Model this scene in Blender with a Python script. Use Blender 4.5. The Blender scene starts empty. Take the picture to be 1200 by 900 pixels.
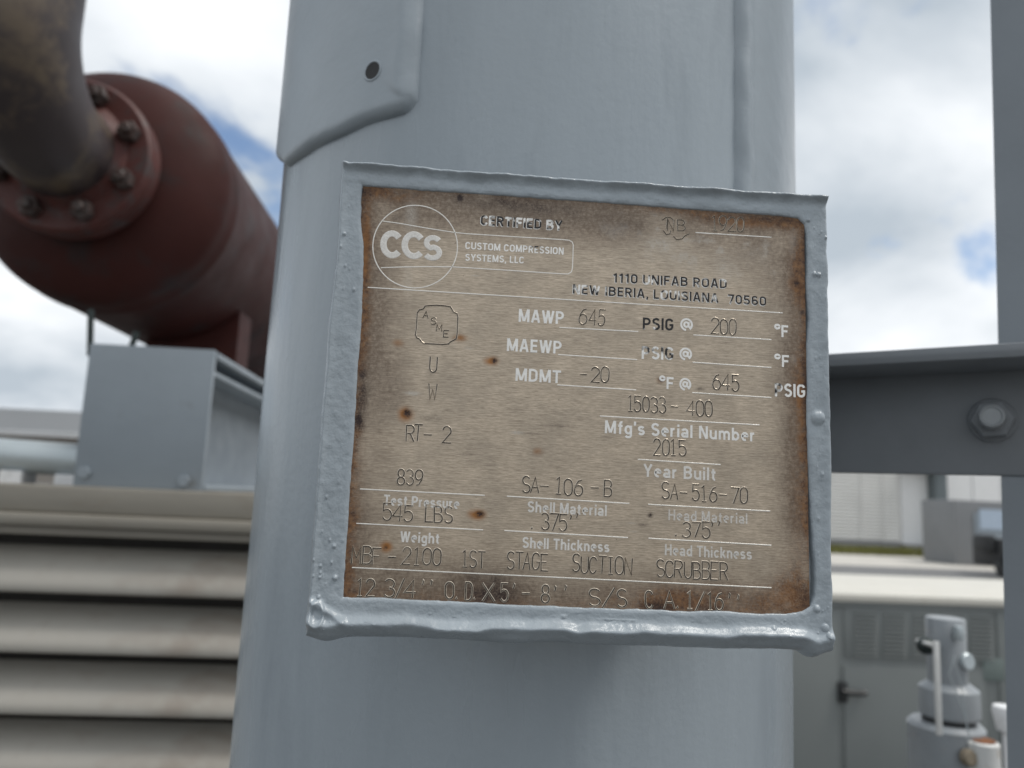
import bpy, bmesh, math, random
import numpy as np
from mathutils import Vector, Matrix, noise as mnoise

scene = bpy.context.scene
col = scene.collection
random.seed(7)
rng = np.random.default_rng(11)

# ------------------------------------------------------------------ camera
W0, H0, FPX = 1200.0, 900.0, 900.0          # photograph size, focal length in its pixels
CAM = Vector((0.0, 0.0, 1.70))
_v = Vector((262.0, 6051.0, -900.0)).normalized()      # world up, seen from the camera
_u = Vector((12955.0, -683.0, -900.0)).normalized()    # horizontal of the data plate, seen from the camera
_u = (_u - _v * _u.dot(_v)).normalized()
_y = _v.cross(_u)
ROT = Matrix((_u, _y, _v))                              # camera space -> world space
cam_data = bpy.data.cameras.new('camera')
cam_data.sensor_width = 36.0
cam_data.lens = 36.0 * FPX / W0
cam_data.clip_start = 0.02
cam_data.clip_end = 6000.0
cam = bpy.data.objects.new('camera', cam_data)
cam.matrix_world = Matrix.Translation(CAM) @ ROT.to_4x4()
col.objects.link(cam)
scene.camera = cam
YP = 0.275                                              # distance of the data plate
cam_data.dof.use_dof = True
cam_data.dof.focus_distance = 0.272
cam_data.dof.aperture_fstop = 11.0

# ------------------------------------------------------------------ sky, sun, exposure
SUN_EL, SUN_AZ = math.radians(62), math.radians(104)    # azimuth clockwise from +Y
world = bpy.data.worlds.new('World')
scene.world = world
world.use_nodes = True
wn = world.node_tree
wn.nodes.clear()
def N(tree, kind, **kw):
    n = tree.nodes.new(kind)
    for k, v in kw.items():
        if k in n.inputs.keys():
            n.inputs[k].default_value = v
        else:
            setattr(n, k, v)
    return n
def L(tree, a, b): tree.links.new(a, b)
sky = N(wn, 'ShaderNodeTexSky', sky_type='NISHITA', sun_disc=False, sun_elevation=SUN_EL, sun_rotation=SUN_AZ)
bg_sky = N(wn, 'ShaderNodeBackground', Strength=0.11)
L(wn, sky.outputs[0], bg_sky.inputs[0])
tc = N(wn, 'ShaderNodeTexCoord')
sep = N(wn, 'ShaderNodeSeparateXYZ'); L(wn, tc.outputs['Generated'], sep.inputs[0])
zab = N(wn, 'ShaderNodeMath', operation='MAXIMUM'); zab.inputs[1].default_value = 0.0; L(wn, sep.outputs[2], zab.inputs[0])
zad = N(wn, 'ShaderNodeMath', operation='ADD'); zad.inputs[1].default_value = 0.42; L(wn, zab.outputs[0], zad.inputs[0])
cmb = N(wn, 'ShaderNodeCombineXYZ')
for i in (0, 1):
    dv = N(wn, 'ShaderNodeMath', operation='DIVIDE'); L(wn, sep.outputs[i], dv.inputs[0]); L(wn, zad.outputs[0], dv.inputs[1]); L(wn, dv.outputs[0], cmb.inputs[i])
mp = N(wn, 'ShaderNodeMapping'); mp.inputs['Location'].default_value = (3.1, 7.4, 0.0); L(wn, cmb.outputs[0], mp.inputs[0])
n1 = N(wn, 'ShaderNodeTexNoise', Scale=2.3, Detail=7.0, Roughness=0.55, Distortion=0.25); L(wn, mp.outputs[0], n1.inputs['Vector'])
mask = N(wn, 'ShaderNodeMapRange', interpolation_type='SMOOTHSTEP'); mask.inputs[1].default_value = 0.32; mask.inputs[2].default_value = 0.43; L(wn, n1.outputs[0], mask.inputs[0])
n2 = N(wn, 'ShaderNodeTexNoise', Scale=1.7, Detail=6.0, Roughness=0.5, Distortion=0.2)
mp2 = N(wn, 'ShaderNodeMapping'); mp2.inputs['Location'].default_value = (-5.3, 2.2, 4.0); L(wn, cmb.outputs[0], mp2.inputs[0]); L(wn, mp2.outputs[0], n2.inputs['Vector'])
ramp = N(wn, 'ShaderNodeValToRGB'); L(wn, n2.outputs[0], ramp.inputs[0])
ramp.color_ramp.elements[0].position = 0.37; ramp.color_ramp.elements[0].color = (0.38, 0.43, 0.48, 1)
ramp.color_ramp.elements[1].position = 0.63; ramp.color_ramp.elements[1].color = (0.80, 0.82, 0.84, 1)
bg_cl = N(wn, 'ShaderNodeBackground', Strength=1.0); L(wn, ramp.outputs[0], bg_cl.inputs[0])
mixs = N(wn, 'ShaderNodeMixShader'); L(wn, mask.outputs[0], mixs.inputs[0]); L(wn, bg_sky.outputs[0], mixs.inputs[1]); L(wn, bg_cl.outputs[0], mixs.inputs[2])
wo = N(wn, 'ShaderNodeOutputWorld'); L(wn, mixs.outputs[0], wo.inputs[0])

sun_data = bpy.data.lights.new('sun', 'SUN')
sun_data.energy = 1.5
sun_data.angle = math.radians(18)
sun_data.color = (1.0, 0.96, 0.90)
sun = bpy.data.objects.new('sun', sun_data)
sd = Vector((math.sin(SUN_AZ) * math.cos(SUN_EL), math.cos(SUN_AZ) * math.cos(SUN_EL), math.sin(SUN_EL)))
sun.rotation_euler = sd.to_track_quat('Z', 'Y').to_euler()
sun.location = (0, -3, 8)
col.objects.link(sun)

scene.view_settings.view_transform = 'Standard'
scene.view_settings.look = 'None'
scene.view_settings.exposure = 0.45
scene.view_settings.gamma = 1.0
scene.view_settings.use_curve_mapping = False
scene.render.engine = 'CYCLES'
scene.cycles.use_denoising = True
scene.cycles.max_bounces = 8

# ------------------------------------------------------------------ measuring helpers
def ray(px, py):
    return (ROT @ Vector((px - W0 / 2, H0 / 2 - py, -FPX))).normalized()
def at(px, py, Y):
    """point of the photograph at distance Y"""
    d = ray(px, py)
    return CAM + d * (Y / d.y)
def at_z(px, py, z):
    d = ray(px, py)
    return CAM + d * ((z - CAM.z) / d.z)

# ------------------------------------------------------------------ mesh helpers
class MB:
    def __init__(s): s.v = []; s.f = []; s.m = []
    def add(s, vs, fs, mi=0):
        o = len(s.v); s.v += [tuple(p) for p in vs]; s.f += [tuple(i + o for i in f) for f in fs]; s.m += [mi] * len(fs)
    def box(s, lo, hi, mi=0, b=0.0, rot=None, org=None):
        bm = bmesh.new(); bmesh.ops.create_cube(bm, size=1.0)
        c = [(lo[i] + hi[i]) / 2 for i in range(3)]; d = [hi[i] - lo[i] for i in range(3)]
        for v in bm.verts: v.co = Vector((v.co.x * d[0], v.co.y * d[1], v.co.z * d[2]))
        if b: bmesh.ops.bevel(bm, geom=bm.edges[:], offset=min(b, min(d) * 0.45), segments=2, affect='EDGES', profile=0.6)
        for v in bm.verts:
            if rot is not None: v.co = rot @ v.co
            v.co += Vector(c)
        bm.verts.ensure_lookup_table()
        s.add([v.co for v in bm.verts], [[v.index for v in f.verts] for f in bm.faces], mi); bm.free()
    def lathe(s, prof, base, axis=(0, 0, 1), n=40, mi=0, caps=True):
        """prof: (radius, height) pairs along the axis"""
        ax = Vector(axis).normalized(); a = ax.orthogonal().normalized(); b = ax.cross(a); base = Vector(base)
        vs, fs = [], []
        for r, h in prof:
            for k in range(n):
                t = 2 * math.pi * k / n
                vs.append(base + ax * h + (a * math.cos(t) + b * math.sin(t)) * r)
        for i in range(len(prof) - 1):
            for k in range(n):
                fs.append((i * n + k, i * n + (k + 1) % n, (i + 1) * n + (k + 1) % n, (i + 1) * n + k))
        if caps:
            fs.append(tuple(range(n))[::-1]); fs.append(tuple((len(prof) - 1) * n + k for k in range(n)))
        s.add(vs, fs, mi)
    def tube(s, pts, r, n=12, mi=0, caps=True):
        pts = [Vector(p) for p in pts]; rs = r if isinstance(r, (list, tuple)) else [r] * len(pts)
        vs, fs = [], []; a = None
        for i, p in enumerate(pts):
            t = (pts[min(i + 1, len(pts) - 1)] - pts[max(i - 1, 0)]).normalized()
            a = t.orthogonal().normalized() if a is None else (a - t * a.dot(t)).normalized()
            b = t.cross(a)
            for k in range(n):
                q = 2 * math.pi * k / n; vs.append(p + (a * math.cos(q) + b * math.sin(q)) * rs[i])
        for i in range(len(pts) - 1):
            for k in range(n):
                fs.append((i * n + k, i * n + (k + 1) % n, (i + 1) * n + (k + 1) % n, (i + 1) * n + k))
        if caps:
            fs.append(tuple(range(n))[::-1]); fs.append(tuple((len(pts) - 1) * n + k for k in range(n)))
        s.add(vs, fs, mi)
    def build(s, name, mats, parent=None, smooth=False, angle=35, org=None):
        me = bpy.data.meshes.new(name)
        o_ = Vector(org) if org is not None else (parent.matrix_world.translation if parent else Vector((0, 0, 0)))
        me.from_pydata([tuple(Vector(p) - o_) for p in s.v], [], s.f)
        for m in (mats if isinstance(mats, (list, tuple)) else [mats]): me.materials.append(m)
        me.polygons.foreach_set('material_index', s.m)
        bm = bmesh.new(); bm.from_mesh(me); bmesh.ops.recalc_face_normals(bm, faces=bm.faces); bm.to_mesh(me); bm.free()
        if smooth:
            me.polygons.foreach_set('use_smooth', [True] * len(me.polygons))
            me.set_sharp_from_angle(angle=math.radians(angle))
        me.update()
        ob = bpy.data.objects.new(name, me)
        if parent: ob.parent = parent
        else: ob.location = o_
        col.objects.link(ob)
        return ob
_world = {}
def thing(name, label, cat, loc, group=None):
    o = bpy.data.objects.new(name, None); col.objects.link(o)
    o.empty_display_size = 0.05
    o.location = loc; o.matrix_world = Matrix.Translation(Vector(loc))
    o['label'] = label; o['category'] = cat
    if group: o['group'] = group
    return o
def tag(o, label, cat, group=None):
    o['label'] = label; o['category'] = cat
    if group: o['group'] = group
    return o
class Sub:
    """origin holder for grandchildren: a child object of a thing keeps the thing's origin"""
def sub(mb, name, mats, part, smooth=False, angle=35):
    org = part.parent.matrix_world.translation if part.parent else part.location
    ob = mb.build(name, mats, None, smooth, angle, org=org)
    ob.location = (0, 0, 0); ob.parent = part
    return ob

# ------------------------------------------------------------------ materials
def new_mat(name):
    m = bpy.data.materials.new(name); m.use_nodes = True
    t = m.node_tree; b = t.nodes['Principled BSDF']
    return m, t, b
def ramp2(t, src, p0, c0, p1, c1):
    r = N(t, 'ShaderNodeValToRGB'); L(t, src, r.inputs[0])
    r.color_ramp.elements[0].position = p0; r.color_ramp.elements[0].color = (*c0, 1)
    r.color_ramp.elements[1].position = p1; r.color_ramp.elements[1].color = (*c1, 1)
    return r
def mixc(t, fac, a, b):
    m = N(t, 'ShaderNodeMix', data_type='RGBA')
    for sock, val in ((0, fac), (6, a), (7, b)):
        if hasattr(val, 'is_linked') or hasattr(val, 'links'): L(t, val, m.inputs[sock])
        else: m.inputs[sock].default_value = val if sock == 0 else (*val, 1)
    return m.outputs[2]
def coords(t, scale=(1, 1, 1), kind='Object'):
    c = N(t, 'ShaderNodeTexCoord'); mpn = N(t, 'ShaderNodeMapping'); mpn.inputs['Scale'].default_value = scale
    L(t, c.outputs[kind], mpn.inputs[0]); return mpn.outputs[0]
def nz(t, vec, scale, detail=5.0, rough=0.55, dist=0.0):
    n = N(t, 'ShaderNodeTexNoise', Scale=scale, Detail=detail, Roughness=rough, Distortion=dist); L(t, vec, n.inputs['Vector']); return n.outputs[0]
def rng_(t, src, a, b, c=0.0, d=1.0):
    m = N(t, 'ShaderNodeMapRange'); L(t, src, m.inputs[0])
    for i, v in enumerate((a, b, c, d)): m.inputs[i + 1].default_value = v
    return m.outputs[0]
def bump(t, b, src, strength, dist):
    n = N(t, 'ShaderNodeBump', Strength=strength, Distance=dist); L(t, src, n.inputs['Height'])
    if b.inputs['Normal'].links: L(t, b.inputs['Normal'].links[0].from_socket, n.inputs['Normal'])
    L(t, n.outputs[0], b.inputs['Normal'])
def paint(name, base, rough=0.4, var=0.10, scale=6.0, dirt=None, dirt_at=(0.60, 0.75), bsc=60.0, bst=0.25, bd=0.002, stretch=(1, 1, 1), metallic=0.0, spec=0.5):
    m, t, b = new_mat(name)
    v = coords(t, stretch)
    f = nz(t, v, scale, 6.0, 0.6)
    lo = tuple(c * (1 - var) for c in base); hi = tuple(min(1, c * (1 + var)) for c in base)
    c = ramp2(t, f, 0.3, lo, 0.7, hi).outputs[0]
    if dirt:
        f2 = nz(t, v, scale * 2.7, 7.0, 0.62, 0.3)
        c = mixc(t, rng_(t, f2, dirt_at[0], dirt_at[1]), c, dirt)
    L(t, c, b.inputs['Base Color'])
    L(t, rng_(t, nz(t, v, scale * 3, 4), 0.3, 0.7, rough - 0.07, rough + 0.1), b.inputs['Roughness'])
    b.inputs['Metallic'].default_value = metallic
    b.inputs['Specular IOR Level'].default_value = spec
    bump(t, b, nz(t, v, bsc, 5.0), bst, bd)
    return m

GREY = (0.322, 0.364, 0.396)
m_vessel = paint('vessel_paint', GREY, 0.24, 0.08, 9.0, dirt=(0.255, 0.29, 0.32), dirt_at=(0.56, 0.80), bsc=13.0, bst=0.50, bd=0.006, stretch=(1, 1, 0.20))
def specks(m, scale=240.0, at0=0.735, at1=0.76, colr=(0.10, 0.11, 0.12)):
    t = m.node_tree; b = t.nodes['Principled BSDF']; src = b.inputs['Base Color'].links[0].from_socket
    f = nz(t, coords(t), scale, 1.0, 0.4)
    L(t, mixc(t, rng_(t, f, at0, at1), src, colr), b.inputs['Base Color'])
_t = m_vessel.node_tree; bump(_t, _t.nodes['Principled BSDF'], nz(_t, coords(_t), 260, 4.0, 0.6), 0.22, 0.0007)
m_pad = paint('pad_paint', GREY, 0.34, 0.06, 7.0, bsc=90.0, bst=0.25, bd=0.002)
m_frame = paint('bracket_paint', (0.325, 0.366, 0.396), 0.31, 0.10, 40.0, bsc=520.0, bst=0.40, bd=0.0006)
m_hole = paint('hole_shade', (0.02, 0.02, 0.02), 0.7)  # near-black colour painted in for the shade inside the weep hole
m_beam = paint('brace_paint', (0.195, 0.208, 0.222), 0.45, 0.10, 12.0, dirt=(0.06, 0.05, 0.045), dirt_at=(0.66, 0.74), bsc=200.0, bst=0.2, bd=0.001)
m_post = paint('post_paint', (0.235, 0.26, 0.285), 0.45, 0.08, 9.0, bsc=200.0, bst=0.15, bd=0.001)
m_bolt = paint('bolt_paint', (0.29, 0.305, 0.315), 0.36, 0.08, 40.0, bsc=400.0, bst=0.2, bd=0.0005)
m_red = paint('red_oxide', (0.046, 0.012, 0.0095), 0.62, 0.22, 3.5, dirt=(0.034, 0.021, 0.020), dirt_at=(0.52, 0.68), bsc=40.0, bst=0.2, bd=0.003, spec=0.22)
m_redf = paint('red_flange', (0.080, 0.018, 0.013), 0.6, 0.25, 9.0, dirt=(0.06, 0.04, 0.038), dirt_at=(0.5, 0.66), bsc=60.0, bst=0.2, bd=0.002)
m_pipe = paint('elbow_paint', (0.046, 0.034, 0.034), 0.5, 0.25, 4.0, dirt=(0.125, 0.092, 0.062), dirt_at=(0.48, 0.66), bsc=40.0, bst=0.2, bd=0.003)
m_nut = paint('nut_steel', (0.075, 0.060, 0.055), 0.55, 0.3, 30.0, dirt=(0.07, 0.03, 0.022), dirt_at=(0.45, 0.65), metallic=0.2)
m_plate = paint('end_plate_paint', (0.24, 0.275, 0.305), 0.42, 0.06, 6.0, dirt=(0.17, 0.175, 0.17), dirt_at=(0.62, 0.8))
m_tan = paint('tan_frame', (0.245, 0.225, 0.188), 0.5, 0.10, 5.0, dirt=(0.22, 0.19, 0.15), dirt_at=(0.55, 0.72), stretch=(0.4, 1, 1))
m_slat = paint('tan_slat', (0.40, 0.375, 0.33), 0.5, 0.10, 5.0, dirt=(0.32, 0.28, 0.235), dirt_at=(0.50, 0.72), stretch=(0.5, 1, 1))
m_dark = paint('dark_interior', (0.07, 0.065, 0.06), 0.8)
m_rod = paint('dark_rod', (0.02, 0.03, 0.028), 0.5, metallic=0.3)
m_galv = paint('galvanised', (0.45, 0.50, 0.52), 0.35, 0.08, 8.0, metallic=0.3)
m_white = paint('white_paint', (0.78, 0.78, 0.78), 0.45, 0.05, 6.0, dirt=(0.5, 0.5, 0.49), dirt_at=(0.6, 0.8))
m_offw = paint('offwhite_sheet', (0.74, 0.735, 0.715), 0.55, 0.05, 0.6)
m_cream = paint('cream_top', (0.60, 0.575, 0.51), 0.5, 0.05, 2.5, dirt=(0.5, 0.46, 0.39), dirt_at=(0.58, 0.75))
m_cab = paint('cabinet_grey', (0.185, 0.20, 0.195), 0.5, 0.05, 1.5, bsc=30, bst=0.05)
m_cabd = paint('cabinet_seam', (0.05, 0.055, 0.055), 0.6)
m_black = paint('black_plastic', (0.02, 0.021, 0.022), 0.5)
m_valve = paint('valve_paint', (0.27, 0.29, 0.305), 0.32, 0.08, 25.0, dirt=(0.32, 0.30, 0.28), dirt_at=(0.6, 0.8), bsc=200, bst=0.2, bd=0.001)
m_valvew = paint('valve_white', (0.62, 0.62, 0.60), 0.45, 0.08, 25.0, dirt=(0.30, 0.22, 0.15), dirt_at=(0.60, 0.78), bsc=200, bst=0.2, bd=0.001)
m_rust = paint('rust', (0.22, 0.085, 0.03), 0.8, 0.4, 60.0, dirt=(0.06, 0.025, 0.015), dirt_at=(0.5, 0.7), bsc=300, bst=0.5, bd=0.001)
m_brass = paint('brass', (0.24, 0.20, 0.145), 0.5, metallic=0.3)
m_unit = paint('unit_grey', (0.20, 0.205, 0.21), 0.5, 0.05, 0.8)
m_sheen = paint('pale_panel', (0.42, 0.50, 0.60), 0.2, 0.05, 0.8)
m_slate = paint('slate_column', (0.13, 0.155, 0.165), 0.5, 0.05, 0.8)
m_roof = paint('shed_roof', (0.42, 0.43, 0.44), 0.45, 0.05, 0.3)
m_shed = paint('shed_wall', (0.26, 0.235, 0.21), 0.6, 0.1, 0.3)
m_conc = paint('concrete', (0.50, 0.475, 0.43), 0.85, 0.10, 1.2, bsc=30, bst=0.2, bd=0.01)
m_asph = paint('asphalt', (0.15, 0.15, 0.15), 0.85, 0.12, 3.0, bsc=60, bst=0.3, bd=0.01)
m_deck = paint('dark_deck', (0.085, 0.083, 0.08), 0.85, 0.15, 2.0, bsc=30, bst=0.2, bd=0.01)  # deck out of view, darkened to cut the light bounced upward
m_grav = paint('gravel', (0.27, 0.25, 0.22), 0.9, 0.25, 14.0, bsc=50, bst=0.6, bd=0.03)
m_grass = paint('grass_blade', (0.15, 0.15, 0.035), 0.7, 0.4, 1.2)

# ------------------------------------------------------------------ ground
def sheet(name, x0, x1, y0, y1, z, mat):
    b = MB(); b.add([(x0, y0, z), (x1, y0, z), (x1, y1, z), (x0, y1, z)], [(0, 1, 2, 3)])
    o = b.build(name, mat); o['kind'] = 'structure'; return o
sheet('ground', -2500, 2500, -2500, 2500, 0.0, m_grav)
sheet('pavement', -40, 60, -8, 19.0, 0.004, m_deck)
sheet('road', -120, 160, 20.4, 24.8, 0.006, m_asph)
sheet('path', -120, 160, 24.8, 31.0, 0.005, m_conc)
# grass strip in front of the far building: many small blades in one mesh
g = MB()
for i in range(9000):
    x = rng.uniform(11.0, 28.0); y = rng.uniform(31.2, 37.2); h = rng.uniform(0.08, 0.26); a = rng.uniform(0, 6.28)
    dx, dy = math.cos(a) * 0.03, math.sin(a) * 0.03; lx, ly = rng.normal(0, 0.05), rng.normal(0, 0.05)
    g.add([(x - dx, y - dy, 0.0), (x + dx, y + dy, 0.0), (x + lx, y + ly, h)], [(0, 1, 2)])
go = g.build('grass', m_grass); go['kind'] = 'stuff'; tag(go, 'strip of dry yellow green grass before the far white building', 'grass')

# ------------------------------------------------------------------ pressure vessel
VR = 0.1619
def hdir(px, py):
    d = ray(px, py); return math.atan2(d.x, d.y)
aL, aR = hdir(304.5, 500), hdir(926.0, 500)
amid, ahalf = (aL + aR) / 2, (aR - aL) / 2
VD = VR / math.sin(ahalf)
VX, VY = VD * math.sin(amid), VD * math.cos(amid)
def cyl_hit(px, py, R):
    d = ray(px, py); a = d.x ** 2 + d.y ** 2; b = -2 * (d.x * VX + d.y * VY); c = VX ** 2 + VY ** 2 - R ** 2
    s = b * b - 4 * a * c
    s = max(s, 0.0); k = (-b - math.sqrt(s)) / (2 * a)
    p = CAM + d * k
    return math.atan2(p.x - VX, -(p.y - VY)), p.z       # angle (0 faces the camera, + to the right) and height
vessel = thing('pressure_vessel', 'tall grey painted cylindrical vessel standing behind the stamped metal plate', 'vessel', (VX, VY, 0.0))
b = MB()
prof = [(VR + 0.05, 0.006), (VR + 0.05, 0.022), (VR, 0.0221)]
zz = 0.03
while zz < 3.0:
    prof.append((VR + 0.0002 * math.sin(zz * 40), zz)); zz += 0.02
for k in range(1, 13):
    t = k / 12 * math.pi / 2; prof.append((max(0.002, VR * math.cos(t)), 3.0 + 0.5 * VR * math.sin(t)))
b.lathe(prof, (VX, VY, 0.0), n=160)
b.build('shell', m_vessel, vessel, smooth=True, angle=50)

def pad(a0, a1, z0, z1, thick, corner, hole=None, ledge=0.011, rise=None):
    """welded pad wrapped round the shell, rounded rim, optional weep hole"""
    m = MB(); na = int(abs(a1 - a0) * VR / 0.0013); nzv = int((z1 - z0) / 0.0026)
    aa = np.linspace(a0, a1, na); zv = z0 + (z1 - z0) * np.linspace(0, 1, nzv) ** 1.35
    A, Z = np.meshgrid(aa, zv, indexing='ij')
    S = (A - a0) * VR; S2 = (a1 - A) * VR; T = Z - z0; T2 = z1 - Z
    wob = 0.0005 * np.sin(Z * 190 + 1.0) + 0.0004 * np.sin(Z * 83); wob2 = 0.0004 * np.sin(A * 23)
    dx = np.minimum(S, S2) + wob; dz = np.minimum(T, T2) + wob2
    d = np.where((dx < corner) & (dz < corner), corner - np.sqrt((corner - dx) ** 2 + (corner - dz) ** 2), np.minimum(dx, dz))
    d = np.minimum(d, 4.0 * np.minimum(np.minimum(S, S2), np.minimum(T, T2)))
    rim = np.where(dz < dx, 0.0065, ledge)
    k = np.clip(d / rim, 0, 1)
    off = thick * np.sqrt(np.clip(1 - (1 - k) ** 2, 0, 1)) - 0.0010
    bead = 0.0012 * np.exp(-((d - rim * 0.8) / (rim * 0.5)) ** 2)
    off = off + bead * (dz >= dx) * (d > 0)
    if rise is not None:
        ra_, rz2 = zip(*sorted(rise)); Z = Z + (np.interp(A, ra_, rz2) - z0) * np.clip(1 - T / 0.25, 0, 1)
    hm = np.zeros_like(A, bool)
    if hole:
        ha, hz, hr = hole
        dd = np.sqrt(((A - ha) * VR) ** 2 + (Z - hz) ** 2)
        hm = dd < hr
        off = np.where(hm, -0.0006, off)
    R = VR + off
    X = VX + R * np.sin(A); Y = VY - R * np.cos(A)
    vs = np.stack([X, Y, Z], -1).reshape(-1, 3)
    fs, mi = [], []
    for i in range(na - 1):
        for j in range(nzv - 1):
            fs.append((i * nzv + j, (i + 1) * nzv + j, (i + 1) * nzv + j + 1, i * nzv + j + 1))
            mi.append(1 if (hm[i, j] or hm[i + 1, j] or hm[i, j + 1]) else 0)
    m.add(vs, fs); m.m = mi
    return m.build('reinforcing_pad', [m_pad, m_hole], vessel, smooth=True, angle=75)
pa, pz = cyl_hit(486, 118, VR + 0.004)
ha, hz = cyl_hit(434, 81, VR + 0.007)
low = [cyl_hit(x_, y_, VR + 0.001) for x_, y_ in ((481, 131), (447, 141), (403, 158), (360, 181), (338, 196))]
low.append((low[-1][0] - 0.6, low[-1][1] + 0.05))
pl = pad(pa - 2.0, pa, low[0][1], 2.35, 0.0062, 0.010, rise=low)
pl['label'] = 'welded pad with a round weep hole'
ra, rz_ = cyl_hit(868, 120, VR + 0.004)
pad(ra, ra + 1.7, cyl_hit(850, 330, VR)[1], 2.35, 0.0055, 0.012, ledge=0.007)
# weep hole: rim ring and a flat dark disc painting its shade
hn = Vector((math.sin(ha), -math.cos(ha), 0)); hb = Vector((VX, VY, hz)) + hn * (VR + 0.0049)
b = MB()
b.lathe([(0.0058, 0.0000), (0.0053, 0.0008), (0.0047, 0.0009), (0.0044, 0.0006), (0.0044, 0.0)], hb, hn, n=28, caps=False)
rim_o = sub(b, 'hole_rim', m_pad, pl, True, 80)
b = MB(); b.lathe([(0.0045, 0.0002), (0.0045, 0.0006), (0.0001, 0.0006)], hb, hn, n=28, caps=False); sub(b, 'weep_hole', m_hole, pl, True)

# ------------------------------------------------------------------ data plate: measuring on its plane
P0 = at(668, 478, YP)
def uv(px, py):
    p = at(px, py, YP) - P0; return np.array((p.x, p.z))
MM = 0.001
plate = thing('nameplate', 'rust stained brushed metal data plate in a thick grey painted bracket', 'nameplate', P0)

def vnoise(x, y, seed=0):
    xi = np.floor(x).astype(np.int64); yi = np.floor(y).astype(np.int64); xf = x - xi; yf = y - yi
    def h(a, c):
        n = (a * 374761393 + c * 668265263 + seed * 974634777) & 0x7fffffff
        n = ((n ^ (n >> 13)) * 1274126177) & 0x7fffffff
        return ((n ^ (n >> 16)) & 0xffff) / 65535.0
    sx = xf * xf * (3 - 2 * xf); sy = yf * yf * (3 - 2 * yf)
    return (h(xi, yi) * (1 - sx) + h(xi + 1, yi) * sx) * (1 - sy) + (h(xi, yi + 1) * (1 - sx) + h(xi + 1, yi + 1) * sx) * sy
def fbm(x, y, seed=0, o=4):
    s = 0; a = 0.5; t = 0
    for k in range(o):
        s = s + a * vnoise(x * 2 ** k, y * 2 ** k, seed + k); t += a; a *= 0.55
    return s / t
def sstep(a, b_, x):
    t = np.clip((x - a) / (b_ - a), 0, 1); return t * t * (3 - 2 * t)

def grid_mesh(name, X, Yh, Z, mats, parent, keep=None, attrs=None, smooth=True):
    ni, nj = X.shape
    vs = np.stack([X, Yh, Z], -1).reshape(-1, 3)
    I, J = np.meshgrid(np.arange(ni - 1), np.arange(nj - 1), indexing='ij')
    a = (I * nj + J); quads = np.stack([a, a + nj, a + nj + 1, a + 1], -1).reshape(-1, 4)
    if keep is not None: quads = quads[keep[:-1, :-1].reshape(-1)]
    me = bpy.data.meshes.new(name)
    me.vertices.add(len(vs)); me.vertices.foreach_set('co', vs.astype(np.float32).ravel())
    me.loops.add(quads.size); me.loops.foreach_set('vertex_index', quads.astype(np.int32).ravel())
    me.polygons.add(len(quads)); me.polygons.foreach_set('loop_start', (np.arange(len(quads)) * 4).astype(np.int32))
    me.update(calc_edges=True); me.validate()
    if smooth: me.polygons.foreach_set('use_smooth', [True] * len(me.polygons))
    for k, arr in (attrs or {}).items():
        at_ = me.attributes.new(k, 'FLOAT', 'POINT'); at_.data.foreach_set('value', arr.astype(np.float32).ravel())
    for m in mats: me.materials.append(m)
    ob = bpy.data.objects.new(name, me); ob.parent = parent; col.objects.link(ob)
    return ob
def poly_sd(poly, X, Z):
    """signed distance to a polygon, positive inside"""
    P = np.array(poly); d = np.full(X.shape, 1e9); ins = np.zeros(X.shape, bool)
    for i in range(len(P)):
        a, c = P[i], P[(i + 1) % len(P)]; e = c - a
        t = np.clip(((X - a[0]) * e[0] + (Z - a[1]) * e[1]) / (e @ e), 0, 1)
        d = np.minimum(d, np.hypot(X - a[0] - e[0] * t, Z - a[1] - e[1] * t))
        cond = ((a[1] > Z) != (c[1] > Z)) & (X < (c[0] - a[0]) * (Z - a[1]) / (c[1] - a[1] + 1e-12) + a[0])
        ins ^= cond
    return np.where(ins, d, -d)

# opening in the paint, measured round its edge
open_px = [(425, 218), (470, 221), (505, 224), (560, 227), (640, 233), (700, 237), (780, 243), (860, 249), (915, 253), (935, 256), (942, 263), (945, 275),
           (946, 300), (945, 330), (946, 350), (948, 375), (946, 395), (945, 420), (946, 450), (945, 480), (946, 510), (947, 540), (949, 575), (951, 610), (954, 645), (956, 675), (955, 698), (950, 710), (940, 717), (920, 720),
           (880, 719), (840, 716), (800, 717), (760, 714), (720, 714), (660, 711), (600, 709), (560, 706), (500, 704), (450, 701), (402, 700),
           (404, 660), (407, 620), (410, 570), (413, 530), (415, 500), (417, 470), (418, 440), (421, 410), (424, 370), (425, 330), (426, 290), (423, 260), (423, 235)]
open_uv = [uv(*p) for p in open_px]
# outline of the painted bracket
ns, nt = 470, 430
tl, tr, br, bl = uv(398, 187), uv(972, 228), uv(981, 767), uv(354, 747)
S, T = np.meshgrid(np.linspace(0, 1, ns), np.linspace(0, 1, nt), indexing='ij')
# denser sampling near the rim
def dense(q): return q - 0.115 * np.sin(2 * math.pi * q)
S, T = dense(S), dense(T)
GX = (1 - S) * (1 - T) * bl[0] + S * (1 - T) * br[0] + S * T * tr[0] + (1 - S) * T * tl[0]
GZ = (1 - S) * (1 - T) * bl[1] + S * (1 - T) * br[1] + S * T * tr[1] + (1 - S) * T * tl[1]
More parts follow.
